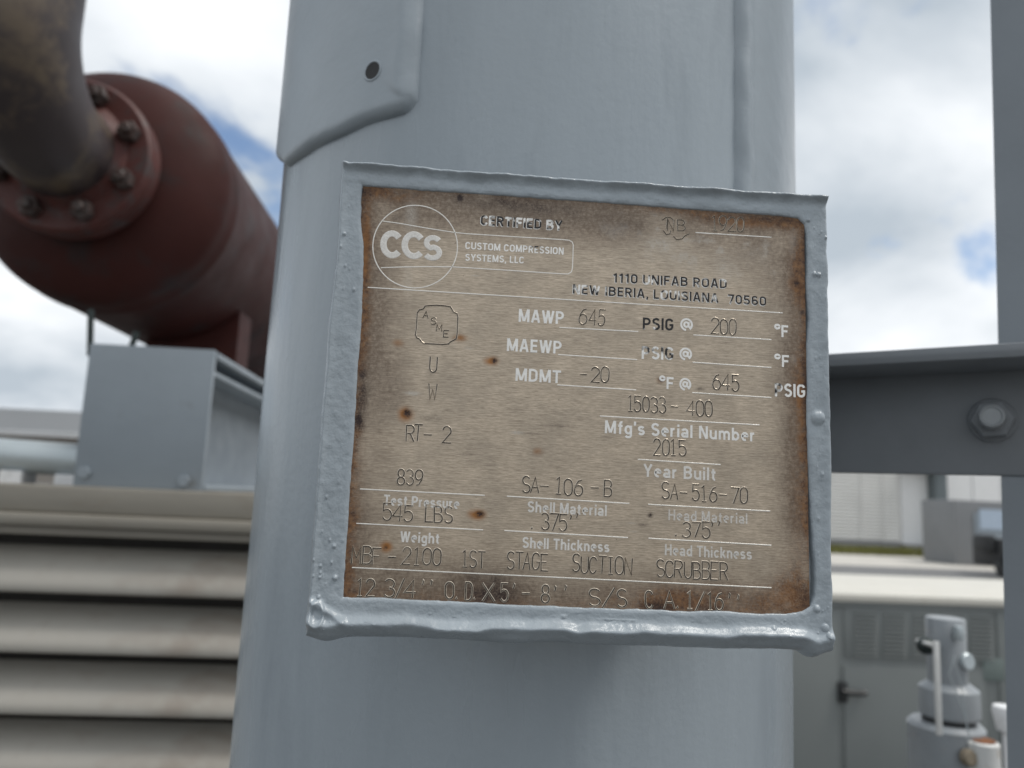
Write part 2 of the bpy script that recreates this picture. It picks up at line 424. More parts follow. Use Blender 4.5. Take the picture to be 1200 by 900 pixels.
# wavering outline, drips hanging from the two bottom corners
wl = (1 - S) ** 6; wr = S ** 6; wb = (1 - T) ** 8; wt = T ** 8
GX += wl * (fbm(T * 9, T * 0 + 3, 5) - 0.5) * 1.6 * MM - wr * (fbm(T * 11, T * 0 + 8, 6) - 0.5) * 1.5 * MM
GX += wl * np.exp(-((T - 0.80) / 0.12) ** 2) * 1.0 * MM
GZ += wt * (fbm(S * 12, S * 0 + 1, 7) - 0.5) * 1.0 * MM + wb * (fbm(S * 9, S * 0 + 2, 8) - 0.5) * 1.4 * MM
GZ -= wb * (1.9 * MM * np.exp(-((S - 0.036) / 0.026) ** 2) + 2.6 * MM * np.exp(-((S - 0.962) / 0.020) ** 2) + 0.8 * MM * np.exp(-((S - 0.40) / 0.05) ** 2))
Wm, Hm = abs(br[0] - bl[0]), abs(tl[1] - bl[1])
dl, dr, db, dt = S * Wm, (1 - S) * Wm, T * Hm, (1 - T) * Hm
def qround(d, r): return np.sqrt(np.clip(1 - (1 - np.clip(d / r, 0, 1)) ** 2, 0, 1))
edge = np.minimum(np.minimum(qround(dl, 2.2 * MM), qround(dr, 2.4 * MM)), np.minimum(qround(db, 4.2 * MM), qround(dt, 2.6 * MM)))
nb = fbm(GX / 0.020, GZ / 0.020, 21); nf = fbm(GX / 0.006, GZ / 0.006, 31)
bead_t = np.exp(-((dt - (1.7 * MM)) / (1.7 * MM)) ** 2) * (0.25 + 1.5 * fbm(GX / 0.009, GZ / 0.009, 23)) * 2.1 * MM + np.exp(-((dt - 6.8 * MM) / (1.7 * MM)) ** 2) * 0.5 * MM * nf
crest = (5.5 + 5.0 * (fbm(S * 8, S * 0 + 4, 41, 3) - 0.5)) * MM
bead_b = np.exp(-((db - crest) / (2.0 * MM)) ** 2) * (0.35 + 1.8 * nb) * 1.9 * MM
bead_l = np.exp(-((dl - 1.6 * MM) / (1.6 * MM)) ** 2) * 0.5 * MM * (0.4 + nb)
bead_r = np.exp(-((dr - 2.4 * MM) / (2.4 * MM)) ** 2) * 0.8 * MM * (0.3 + nb)
sdi = poly_sd(open_uv, GX, GZ) + (fbm(GX / 0.0035, GZ / 0.0035, 51) - 0.5) * 0.5 * MM
hgt = 0.55 * MM + bead_t + bead_b + bead_l + bead_r + (nf - 0.5) * 0.50 * MM + (fbm(GX / 0.0022, GZ / 0.0022, 61) - 0.5) * 0.18 * MM
# low dip behind the top bead
hgt -= np.exp(-((dt - 6.0 * MM) / (1.6 * MM)) ** 2) * 0.55 * MM * nb * 1.6
def dome(px, py, r, h):
    global hgt
    c = uv(px, py); q = np.clip(1 - ((GX - c[0]) ** 2 + (GZ - c[1]) ** 2) / (r * MM) ** 2, 0, 1)
    hgt = hgt + np.sqrt(q) * h * MM * (q > 0)
for (px, py, r, h) in [(392, 640, .7, .7), (387, 633, .5, .5), (393, 677, .9, .9), (389, 659, .5, .5), (376, 663, .6, .5), (368, 656, .5, .4), (376, 671, .5, .5), (375, 676, .6, .5), (374, 699, .7, .6), (383, 583, .5, .5),
                       (957, 490, 2.6, 1.2), (953, 322, .9, .8), (958, 323, .9, .8), (946, 259, .8, .7), (956, 713, 1.3, 1.0), (965, 735, 1.4, .8), (968, 744, 1.0, .8), (962, 556, .7, .5), (958, 608, .6, .5), (966, 280, .7, .5), (415, 340, .7, .5),
                       (404, 275, .7, .5), (400, 290, .6, .4), (405, 312, .5, .5), (614, 207, .6, -.4), (630, 216, .4, -.3), (905, 735, .8, .5), (660, 722, .8, .5)]:
    dome(px, py, r, h)
for _ in range(150):
    s_ = rng.random(); 
    side = rng.integers(0, 4)
    if side == 0: q = (rng.uniform(360, 412), rng.uniform(230, 740))
    elif side == 1: q = (rng.uniform(950, 976), rng.uniform(240, 750))
    elif side == 2: q = (rng.uniform(410, 960), rng.uniform(195, 225) + 30)
    else: q = (rng.uniform(380, 960), rng.uniform(715, 745))
    dome(q[0], q[1], rng.uniform(.25, .5), rng.uniform(.12, .32))
# folded skin of paint at the bottom left corner, scab on the bottom edge
c = uv(372, 720); q = ((GX - c[0]) / 2.2e-3) ** 2 + ((GZ - c[1]) / 4.2e-3) ** 2
hgt += 0.9 * MM * np.exp(-((np.sqrt(q) - 1.0) / 0.25) ** 2)
c0, c1 = uv(365, 705), uv(402, 727); e = c1 - c0; t_ = np.clip(((GX - c0[0]) * e[0] + (GZ - c0[1]) * e[1]) / (e @ e), 0, 1)
hgt += 1.3 * MM * np.exp(-((np.hypot(GX - c0[0] - e[0] * t_, GZ - c0[1] - e[1] * t_)) / (1.2 * MM)) ** 2)
c = uv(722, 730); inside = sstep(1.0, 0.85, np.maximum(abs(GX - c[0]) / 7.5e-3, abs(GZ - c[1]) / 1.6e-3))
hgt += inside * (fbm(GX / 0.0009, GZ / 0.0009, 71) - 0.35) * 0.9 * MM
# paint layer ends at the opening
hgt = hgt * sstep(0.9 * MM, -1.4 * MM, sdi) * 0.85 + 0.15 * hgt
hgt = np.where(sdi > -0.1 * MM, hgt * sstep(0.45 * MM, -0.1 * MM, sdi) - 2.5 * MM * sstep(0.05 * MM, 0.8 * MM, sdi), hgt + 0.22 * MM)
back = 9.0 * MM
Yh = -(hgt + 0.0) + (1 - edge) * back
keep = sdi < 1.6 * MM
grid_mesh('bracket', GX, Yh, GZ, [m_frame], plate, keep)
# sides and back of the bracket, standoff web reaching the vessel
b = MB()
def W3(u_, y, v_): return P0 + Vector((u_, y, v_))
c4 = [(tl[0] + 1e-3, tl[1] - 1.2e-3), (tr[0] - 1.2e-3, tr[1] - 1.2e-3), (br[0] - 1.2e-3, br[1] + 1.2e-3), (bl[0] + 1.0e-3, bl[1] + 1.2e-3)]
fr = [W3(u_, 0.0045, v_) for u_, v_ in c4]; bk = [W3(u_, 0.0125, v_) for u_, v_ in c4]
b.add(fr + bk, [(0, 1, 2, 3), (7, 6, 5, 4)] + [(i, (i + 1) % 4, 4 + (i + 1) % 4, 4 + i) for i in range(4)])
b.build('backing_plate', m_frame, plate)
vf = VY - math.sqrt(VR ** 2 - 0.045 ** 2)
for sx in (-0.045, 0.045):
    b = MB(); b.box((VX + sx - 0.004, P0.y + 0.0126, P0.z - 0.062), (VX + sx + 0.004, vf + 0.004, P0.z + 0.062), b=0.001)
    b.build('standoff', m_frame, plate)

# ------------------------------------------------------------------ brushed metal sheet with rust
nu_, nv_ = 560, 500
x0_, x1_ = uv(395, 600)[0], uv(947.5, 620)[0]
z0_, z1_ = uv(660, 722)[1], uv(660, 224)[1] + 0.003
PX, PZ = np.meshgrid(np.linspace(x0_, x1_, nu_), np.linspace(z0_, z1_, nv_), indexing='ij')
sd = poly_sd(open_uv, PX, PZ)
rust = np.zeros_like(PX); dark = np.zeros_like(PX); pale = np.zeros_like(PX)
n_a = fbm(PX / 0.012, PZ / 0.012, 101); n_b = fbm(PX / 0.0035, PZ / 0.0035, 111); n_c = fbm(PX / 0.03, PZ / 0.03, 121)
def near(px, py, rx, ry, soft=1.0):
    c = uv(px, py); sx = rx * 0.305 * MM; sz = ry * 0.305 * MM
    return np.exp(-(((PX - c[0]) / sx) ** 2 + ((PZ - c[1]) / sz) ** 2) * soft)
# rust creeping in from the edges
U = (PX - open_uv[0][0]) / (open_uv[12][0] - open_uv[0][0]); V = (PZ - open_uv[40][1]) / (open_uv[0][1] - open_uv[40][1])
wid = 2.0 + 5.5 * n_a
leftw = sstep(0.09, 0.0, U); rightw = sstep(0.92, 1.0, U); botw = sstep(0.10, 0.0, V); topw = sstep(0.94, 1.0, V)
rust += sstep(1.0, 0.0, sd / (wid * MM)) * (0.30 + 0.9 * n_b) * np.clip(0.95 * leftw + 1.0 * rightw + 0.45 * botw + 0.35 * topw, 0, 1)
for (px, py, rx, ry, k) in [(850, 702, 95, 15, .75), (930, 690, 24, 30, .8), (770, 706, 40, 13, .8), (575, 695, 40, 14, .25), (470, 690, 60, 14, .10), (412, 600, 12, 120, .45), (428, 290, 9, 55, .7), (425, 380, 10, 60, .45),
                            (935, 320, 12, 60, .75), (935, 460, 12, 50, .7), (860, 258, 55, 9, .75), (790, 245, 45, 8, .35), (920, 262, 24, 10, .7), (938, 600, 14, 80, .45), (455, 230, 45, 10, .55),
                            (468, 403, 8, 6, .3), (540, 396, 9, 6, .35), (631, 529, 7, 6, .3)]:
    rust += near(px, py, rx, ry) * k * (0.35 + 1.25 * n_a) * (0.55 + 0.9 * n_b)
spot = np.zeros_like(PX)
for (px, py, rx, ry, k) in [(559, 603, 9, 5.5, 1.2), (576, 423, 8, 5, 1.0), (475.5, 486, 8.5, 8, 1.0), (452.5, 641, 6.5, 5.5, 1.2), (540, 396, 8, 4, .6), (467, 402, 7, 5, .5), (932, 333, 9, 9, .6), (773, 446, 6, 4, .5), (630, 529, 6, 5, .45), (870, 262, 40, 6, .35), (925, 700, 22, 14, .35), (427, 300, 5, 60, .4), (938, 480, 6, 60, .4)]:
    spot += near(px, py, rx, ry) * k * (0.35 + 1.3 * n_b)
for (px, py, rx, ry, k) in [(539, 232, 3.5, 4, 1.3), (465, 256, 7, 5, .5), (477.5, 484.5, 4.6, 4.6, 1.5), (579.5, 423, 3.6, 3.6, 1.3), (562.5, 602.5, 5, 3.6, 1.3), (452, 641.5, 2.4, 2.4, 1.1), (933, 332, 6, 6, 1.3), (940, 366, 3, 3, .9), (774, 446, 4.5, 3.5, .9),
                            (762, 604, 3, 3, 1.0), (424, 440, 4, 5, .9), (419, 493, 5, 6, 1.1), (820, 456, 6, 2, .6), (528, 684, 5, 5, .7), (426, 225, 10, 8, .6), (424, 470, 7, 38, .75), (445, 455, 26, 34, .20), (422, 245, 5, 30, .6),
                            (556, 676, 10, 6, .5), (580, 680, 10, 7, .55), (578, 697, 32, 13, .95), (545, 690, 10, 8, .4), (600, 238, 85, 11, .60), (640, 252, 70, 16, .25), (725, 258, 40, 16, .22), (745, 270, 20, 20, .15), (770, 711, 22, 6, .9), (830, 714, 25, 5, .6), (945, 285, 5, 40, .8), (944, 460, 5, 60, .8), (942, 700, 14, 14, .6), (712, 232, 40, 6, .4), (900, 256, 40, 6, .5), (590, 672, 20, 10, .2),
                            (753, 615, 7, 1.6, .8), (653, 499, 26, 2, .4), (622, 508, 20, 1.4, .35), (577, 545, 12, 2, .3), (545, 532, 14, 2, .35), (505, 490, 18, 4, .3), (715, 512, 16, 4, .2), (900, 535, 20, 4, .25)]:
    dark += near(px, py, rx, ry) * k * (0.45 + 0.9 * n_b)
speck = vnoise(PX / 0.0007, PZ / 0.0007, 200); dark += sstep(0.965, 1.0, speck) * sstep(0.50, 0.72, fbm(PX / 0.02, PZ / 0.02, 210)) * 0.9
for (px, py, rx, ry, k) in [(482, 250, 8, 22, .55), (478, 330, 7, 25, .25), (849, 320, 14, 18, .30), (484, 461, 9, 2.5, .9), (606, 507, 8, 2, .9), (931, 421, 6, 5, .5), (550, 408, 6, 2, .5), (556, 323, 5, 1, .7), (742, 623, 6, 1, .6), (740, 613, 6, 1, .6), (930, 290, 6, 40, .35), (775, 285, 22, 12, .25), (720, 270, 20, 10, .3), (880, 300, 40, 20, .15), (800, 300, 50, 30, .15)]:
    pale += near(px, py, rx, ry) * k * (0.5 + 0.8 * n_b)
pale += sstep(0.55, 0.8, n_b) * sstep(0.72, 0.95, V) * sstep(0.45, 0.7, U) * 0.35
stain = (1 - sstep(0.0, 26 * MM, sd)) * (0.15 + 1.1 * n_c) * (0.5 + n_a)
for (px, py, rx, ry, k) in [(620, 255, 190, 42, .55), (880, 300, 70, 80, .35), (450, 450, 40, 60, .5), (430, 330, 26, 130, .5), (930, 500, 22, 160, .5), (700, 700, 260, 18, .2), (590, 690, 60, 24, .5), (520, 640, 120, 40, .15), (800, 690, 130, 16, .15)]:
    stain += near(px, py, rx, ry) * k * (0.4 + 1.1 * n_a)
stain -= near(680, 440, 190, 150) * 0.30
pit = np.clip(dark - 0.5, 0, 1) * 0.15 * MM + np.clip(rust - 0.4, 0, 0.8) * (n_b - 0.5) * 0.25 * MM
warp = (n_c - 0.5) * 0.35 * MM
OFF = 0.0
PY = -(OFF - pit) 
crn = np.hypot(np.maximum(PX - (x1_ - 6 * MM), 0), np.maximum((z0_ + 7 * MM) - PZ, 0)) < 6.5 * MM
m_sheet, t, bs = new_mat('brushed_sheet')
v = coords(t, (1, 1, 1))
def stretch_noise(sx, sz, detail=3.0, sc=1.0):
    mpn = N(t, 'ShaderNodeMapping'); mpn.inputs['Scale'].default_value = (sx, 1, sz); L(t, v, mpn.inputs[0]); return nz(t, mpn.outputs[0], sc, detail, 0.6)
br1 = stretch_noise(130, 2600, 4.0); br2 = stretch_noise(420, 4200, 3.0); cl = stretch_noise(60, 90, 5.0)
mm_ = N(t, 'ShaderNodeMath', operation='ADD'); L(t, br1, mm_.inputs[0]); L(t, br2, mm_.inputs[1])
basec = ramp2(t, rng_(t, mm_.outputs[0], 0.72, 1.30), 0.0, (0.305, 0.245, 0.182), 1.0, (0.690, 0.575, 0.445)).outputs[0]
basec = mixc(t, rng_(t, cl, 0.40, 0.70, 0.0, 0.40), basec, (0.230, 0.195, 0.155))
def A_(name):
    a = N(t, 'ShaderNodeAttribute', attribute_name=name); return a.outputs['Fac']
fine = nz(t, v, 1500, 4.0, 0.65)
rn = N(t, 'ShaderNodeMath', operation='MULTIPLY_ADD'); L(t, rng_(t, fine, 0.3, 0.7, 0.45, 1.35), rn.inputs[0]); L(t, A_('rust'), rn.inputs[1]); rn.inputs[2].default_value = 0.0
sm_ = N(t, 'ShaderNodeMath', operation='MULTIPLY'); L(t, A_('stain'), sm_.inputs[0]); L(t, rng_(t, nz(t, v, 700, 5, 0.65), 0.3, 0.7, 0.55, 1.25), sm_.inputs[1])
basec = mixc(t, rng_(t, sm_.outputs[0], 0.06, 1.06, 0, 0.82), basec, (0.125, 0.085, 0.058))
pm = N(t, 'ShaderNodeMath', operation='MULTIPLY'); L(t, A_('pale'), pm.inputs[0]); L(t, rng_(t, fine, 0.3, 0.7, 0.3, 1.3), pm.inputs[1])
cc = mixc(t, rng_(t, pm.outputs[0], 0.05, 0.9, 0, 0.9), basec, (0.52, 0.49, 0.44))
rc = ramp2(t, nz(t, v, 500, 5, 0.65), 0.35, (0.065, 0.028, 0.016), 0.68, (0.27, 0.135, 0.055)).outputs[0]
cc = mixc(t, rng_(t, rn.outputs[0], 0.05, 0.85, 0, 0.92), cc, rc)
cc = mixc(t, rng_(t, A_('spot'), 0.08, 0.9, 0, 0.95), cc, (0.33, 0.135, 0.030))
dk = N(t, 'ShaderNodeMath', operation='MULTIPLY'); L(t, A_('dark'), dk.inputs[0]); L(t, rng_(t, fine, 0.3, 0.65, 0.4, 1.3), dk.inputs[1])
cc = mixc(t, rng_(t, dk.outputs[0], 0.05, 0.95, 0, 0.95), cc, (0.028, 0.016, 0.015))
L(t, cc, bs.inputs['Base Color'])
L(t, rng_(t, rn.outputs[0], 0.1, 0.6, 0.40, 0.05), bs.inputs['Metallic'])
L(t, rng_(t, rn.outputs[0], 0.0, 0.6, 0.42, 0.8), bs.inputs['Roughness'])
bs.inputs['Anisotropic'].default_value = 0.0
bump(t, bs, mm_.outputs[0], 0.22, 0.00015)
bump(t, bs, fine, 0.25, 0.00012)
keepP = (sd > -3.0 * MM) & ~((np.maximum(PX - (x1_ - 6 * MM), 0) > 0) & (np.maximum((z0_ + 9 * MM) - PZ, 0) > 0) & ~crn)
sheet_o = grid_mesh('metal_sheet', PX, PY, PZ, [m_sheet], plate, keepP, {'rust': np.clip(rust, 0, 1.3), 'dark': np.clip(dark, 0, 1.3), 'pale': np.clip(pale, 0, 1), 'stain': np.clip(stain, 0, 1), 'spot': np.clip(spot, 0, 1.2)})
sheet_o['label'] = 'brushed metal sheet with stamped data, brown rust along its edges'

# ------------------------------------------------------------------ lettering on the sheet
def letter_mat(name, light, rough=0.45, metallic=0.35):
    m, t, b_ = new_mat(name)
    v = coords(t)
    f = nz(t, v, 420, 5.0, 0.6); f2 = nz(t, v, 1600, 3.0)
    c = ramp2(t, f, 0.3, tuple(q * 0.82 for q in light), 0.7, light).outputs[0]
    fd = N(t, 'ShaderNodeAttribute', attribute_name='fade', attribute_type='OBJECT')
    ff = N(t, 'ShaderNodeMath', operation='MULTIPLY'); L(t, fd.outputs['Fac'], ff.inputs[0]); L(t, rng_(t, f2, 0.3, 0.7, 0.4, 1.4), ff.inputs[1])
    c = mixc(t, ff.outputs[0], c, (0.40, 0.345, 0.28))
    rs = N(t, 'ShaderNodeAttribute', attribute_name='residue', attribute_type='OBJECT')
    big = nz(t, v, 160, 3.0, 0.55)
    sm = N(t, 'ShaderNodeMath', operation='ADD'); L(t, rs.outputs['Fac'], sm.inputs[0]); L(t, big, sm.inputs[1])
    c = mixc(t, rng_(t, sm.outputs[0], 0.98, 1.06), c, (0.022, 0.021, 0.022))
    L(t, c, b_.inputs['Base Color']); b_.inputs['Roughness'].default_value = rough
    b_.inputs['Metallic'].default_value = metallic
    return m
m_etch = letter_mat('etched_letter', (0.90, 0.88, 0.84))
m_rule = letter_mat('etched_rule', (0.92, 0.89, 0.83))
m_groove = paint('stamp_groove', (0.052, 0.042, 0.034), 0.7, 0.4, 600.0, dirt=(0.20, 0.165, 0.130), dirt_at=(0.50, 0.64), spec=0.3)
m_groove.node_tree.nodes
for _n in m_groove.node_tree.nodes:
    if _n.type == 'TEX_NOISE' and abs(_n.inputs['Scale'].default_value - 1620) < 5: _n.inputs['Scale'].default_value = 190
m_lip = paint('stamp_lip', (0.56, 0.49, 0.40), 0.34, 0.15, 900.0, metallic=0.5)  # lip colour lightened to paint edge highlights and deepen the stamping

def sub_obj(name, me, mats, residue=None, fade=None):
    for m in mats: me.materials.append(m)
    ob = bpy.data.objects.new(name, me); ob.parent = sheet_o; col.objects.link(ob)
    if residue is not None: ob['residue'] = float(residue); ob['fade'] = float(fade or 0.0)
    return ob
def ribbon_mesh(polys, prof, name):
    """sweep a small cross-section (offset, height, material) along flat strokes"""
    vs, fs, mi = [], [], []
    for P, closed in polys:
        P = [np.array(p, float) for p in P]; n = len(P); K = len(prof); o = len(vs)
        for i in range(n):
            a = P[i - 1] if (i > 0 or closed) else P[i]; c = P[(i + 1) % n] if (i < n - 1 or closed) else P[i]
            d1 = P[i] - a; d2 = c - P[i]
            if np.linalg.norm(d1) < 1e-9: d1 = d2
            if np.linalg.norm(d2) < 1e-9: d2 = d1
            d1 = d1 / (np.linalg.norm(d1) + 1e-12); d2 = d2 / (np.linalg.norm(d2) + 1e-12)
            tt = d1 + d2
            if np.linalg.norm(tt) < 1e-6: tt = d1
            tt = tt / np.linalg.norm(tt); nn = np.array((-tt[1], tt[0])); k = 1 / max(0.55, float(nn @ np.array((-d1[1], d1[0]))))
            for (off, h, _) in prof:
                q = P[i] + nn * off * k; vs.append((q[0], -h, q[1]))
        for i in range(n if closed else n - 1):
            j = (i + 1) % n
            for k in range(K - 1):
                fs.append((o + i * K + k, o + j * K + k, o + j * K + k + 1, o + i * K + k + 1)); mi.append(prof[k][2])
    me = bpy.data.meshes.new(name); me.from_pydata(vs, [], fs); me.polygons.foreach_set('material_index', mi); me.update()
    return me
def rule(x0, y0, x1, y1, w=0.36, residue=0.0, fade=0.0):
    a, c = uv(x0, y0), uv(x1, y1); pts = [a + (c - a) * k / 8 for k in range(9)]
    w = w * MM
    me = ribbon_mesh([(pts, False)], [(-w / 2, 0.0, 0), (-w / 2 * 0.7, 0.05 * MM, 0), (w / 2 * 0.7, 0.05 * MM, 0), (w / 2, 0.0, 0)], 'rule_line')
    return sub_obj('rule_line', me, [m_rule], residue, fade)

# single stroke stamping alphabet on a 4 x 6 cell
def arc(cx, cy, rx, ry, a0, a1, n=10):
    return [(cx + rx * math.cos(math.radians(a0 + (a1 - a0) * k / n)), cy + ry * math.sin(math.radians(a0 + (a1 - a0) * k / n))) for k in range(n + 1)]
O_ = arc(2, 4, 2, 2, 0, 180, 12) + arc(2, 2, 2, 2, 180, 360, 12)
GL = {
 '0': [(arc(2, 4, 1.8, 2, 0, 180) + arc(2, 2, 1.8, 2, 180, 360), True)],
 '1': [([(0.9, 5.2), (2, 6), (2, 0)], False), ([(0.9, 0), (3.1, 0)], False)],
 '2': [(arc(2, 4.3, 1.8, 1.7, 170, -20) + [(0.1, 0), (3.9, 0)], False)],
 '3': [(arc(1.9, 4.5, 1.7, 1.5, 150, -80) + arc(1.9, 1.6, 1.9, 1.6, 80, -150), False)],
 '4': [([(3.0, 0), (3.0, 6), (0, 1.8), (4, 1.8)], False)],
 '5': [([(3.7, 6), (0.5, 6), (0.4, 3.3)] + arc(1.9, 1.95, 1.9, 1.95, 125, -150), False)],
 '6': [([(3.2, 5.8), (1.8, 5.4), (0.6, 3.8)] + arc(2, 1.9, 1.9, 1.9, 160, -200, 16), False)],
 '7': [([(0.1, 6), (3.9, 6), (1.4, 0)], False)],
 '8': [(arc(2, 4.5, 1.6, 1.5, -90, 270, 14), True), (arc(2, 1.5, 1.9, 1.5, 90, 450, 14), True)],
 '9': [(arc(2, 4.1, 1.9, 1.9, 340, -20, 16) + [(3.4, 2.2), (2.2, 0.5), (0.9, 0.2)], False)],
 'A': [([(0, 0), (2, 6), (4, 0)], False), ([(0.8, 2.2), (3.2, 2.2)], False)],
 'B': [([(0.2, 0), (0.2, 6), (2.2, 6)] + arc(2.2, 4.6, 1.4, 1.4, 90, -90) + [(0.2, 3.2)], False), ([(2.2, 3.2)] + arc(2.2, 1.6, 1.7, 1.6, 90, -90) + [(0.2, 0)], False)],
 'C': [(arc(2, 3.9, 1.9, 2.1, 25, 180) + arc(2, 2.1, 1.9, 2.1, 180, 335), False)],
 'D': [([(0.2, 0), (0.2, 6), (1.8, 6)] + arc(1.8, 3.9, 2, 2.1, 90, 0) + arc(1.8, 2.1, 2, 2.1, 0, -90) + [(0.2, 0)], False)],
 'E': [([(3.8, 6), (0.2, 6), (0.2, 0), (3.8, 0)], False), ([(0.2, 3.1), (3.0, 3.1)], False)],
 'F': [([(3.8, 6), (0.2, 6), (0.2, 0)], False), ([(0.2, 3.1), (3.0, 3.1)], False)],
 'G': [(arc(2, 3.9, 1.9, 2.1, 25, 180) + arc(2, 2.1, 1.9, 2.1, 180, 350) + [(3.9, 2.8), (2.3, 2.8)], False)],
 'I': [([(2, 6), (2, 0)], False), ([(0.9, 0), (3.1, 0)], False), ([(0.9, 6), (3.1, 6)], False)],
 'L': [([(0.3, 6), (0.3, 0), (3.8, 0)], False)],
 'M': [([(0, 0), (0.2, 6), (2, 2), (3.8, 6), (4, 0)], False)],
 'N': [([(0.2, 0), (0.2, 6), (3.8, 0), (3.8, 6)], False)],
 'O': [(O_, True)],
 'R': [([(0.2, 0), (0.2, 6), (2.2, 6)] + arc(2.2, 4.5, 1.6, 1.5, 90, -90) + [(0.2, 3.0)], False), ([(2.0, 3.0), (3.9, 0)], False)],
 'S': [(arc(2, 4.5, 1.8, 1.5, 30, 270) + arc(2, 1.5, 1.9, 1.5, 90, -150), False)],
 'T': [([(0, 6), (4, 6)], False), ([(2, 6), (2, 0)], False)],
 'U': [([(0.2, 6)] + arc(2, 1.9, 1.8, 1.9, 180, 360) + [(3.8, 6)], False)],
 'W': [([(0, 6), (0.8, 0), (2, 3.8), (3.2, 0), (4, 6)], False)],
 'X': [([(0, 6), (4, 0)], False), ([(0, 0), (4, 6)], False)],
 '-': [([(0.3, 3.1), (3.7, 3.1)], False)],
 '.': [([(1.8, 0.1), (2.2, 0.5), (2.3, 0.1)], False)],
 "'": [([(1.7, 6.2), (2.4, 5.8), (1.9, 4.4)], False), ([(1.8, 5.9), (2.3, 5.6)], False)],
 '/': [([(0, -0.3), (4, 6.3)], False)],
}
GW, LW = 0.40 * MM, 0.17 * MM
GPROF = [(-GW / 2 - LW, 0.0, 1), (-GW / 2, 0.11 * MM, 0), (0, 0.015 * MM, 0), (GW / 2, 0.11 * MM, 1), (GW / 2 + LW, 0.0, 1)]
def stamped(parts, h, name='stamped_text', wmul=1.0):
    """parts: (text, x0, x1, baseline y at x0, baseline y at x1) in photograph pixels; h glyph height in pixels"""
    prof = [(o * wmul, h_, m) for o, h_, m in GPROF]
    for text, x0, x1, y0, y1 in parts:
        polys = []
        n = len(text); a, c = uv(x0, y0), uv(x1, y1); hm = abs(uv(x0, y0)[1] - uv(x0, y0 - h)[1])
        pitch = 1.0 / n; cw = pitch * 0.90 if n > 1 else 1.0
        for i, ch in enumerate(text):
            jx, jz = rng.normal(0, 0.10) * MM, rng.normal(0, 0.12) * MM
            gsx, gsy, gsh = 1 + rng.normal(0, 0.035), 1 + rng.normal(0, 0.03), rng.normal(0, 0.035)
            for P, closed in GL[ch]:
                Q = []
                for (gx, gy) in P:
                    gx, gy = 2 + (gx - 2) * gsx + gsh * (gy - 3), gy * gsy
                    tt = i * pitch + gx / 4.0 * cw
                    Q.append((a[0] + tt * (c[0] - a[0]) + jx, a[1] + tt * (c[1] - a[1]) + gy / 6.0 * hm + jz))
                polys.append((Q, closed))
        sub_obj(name, ribbon_mesh(polys, prof, name), [m_groove, m_lip])

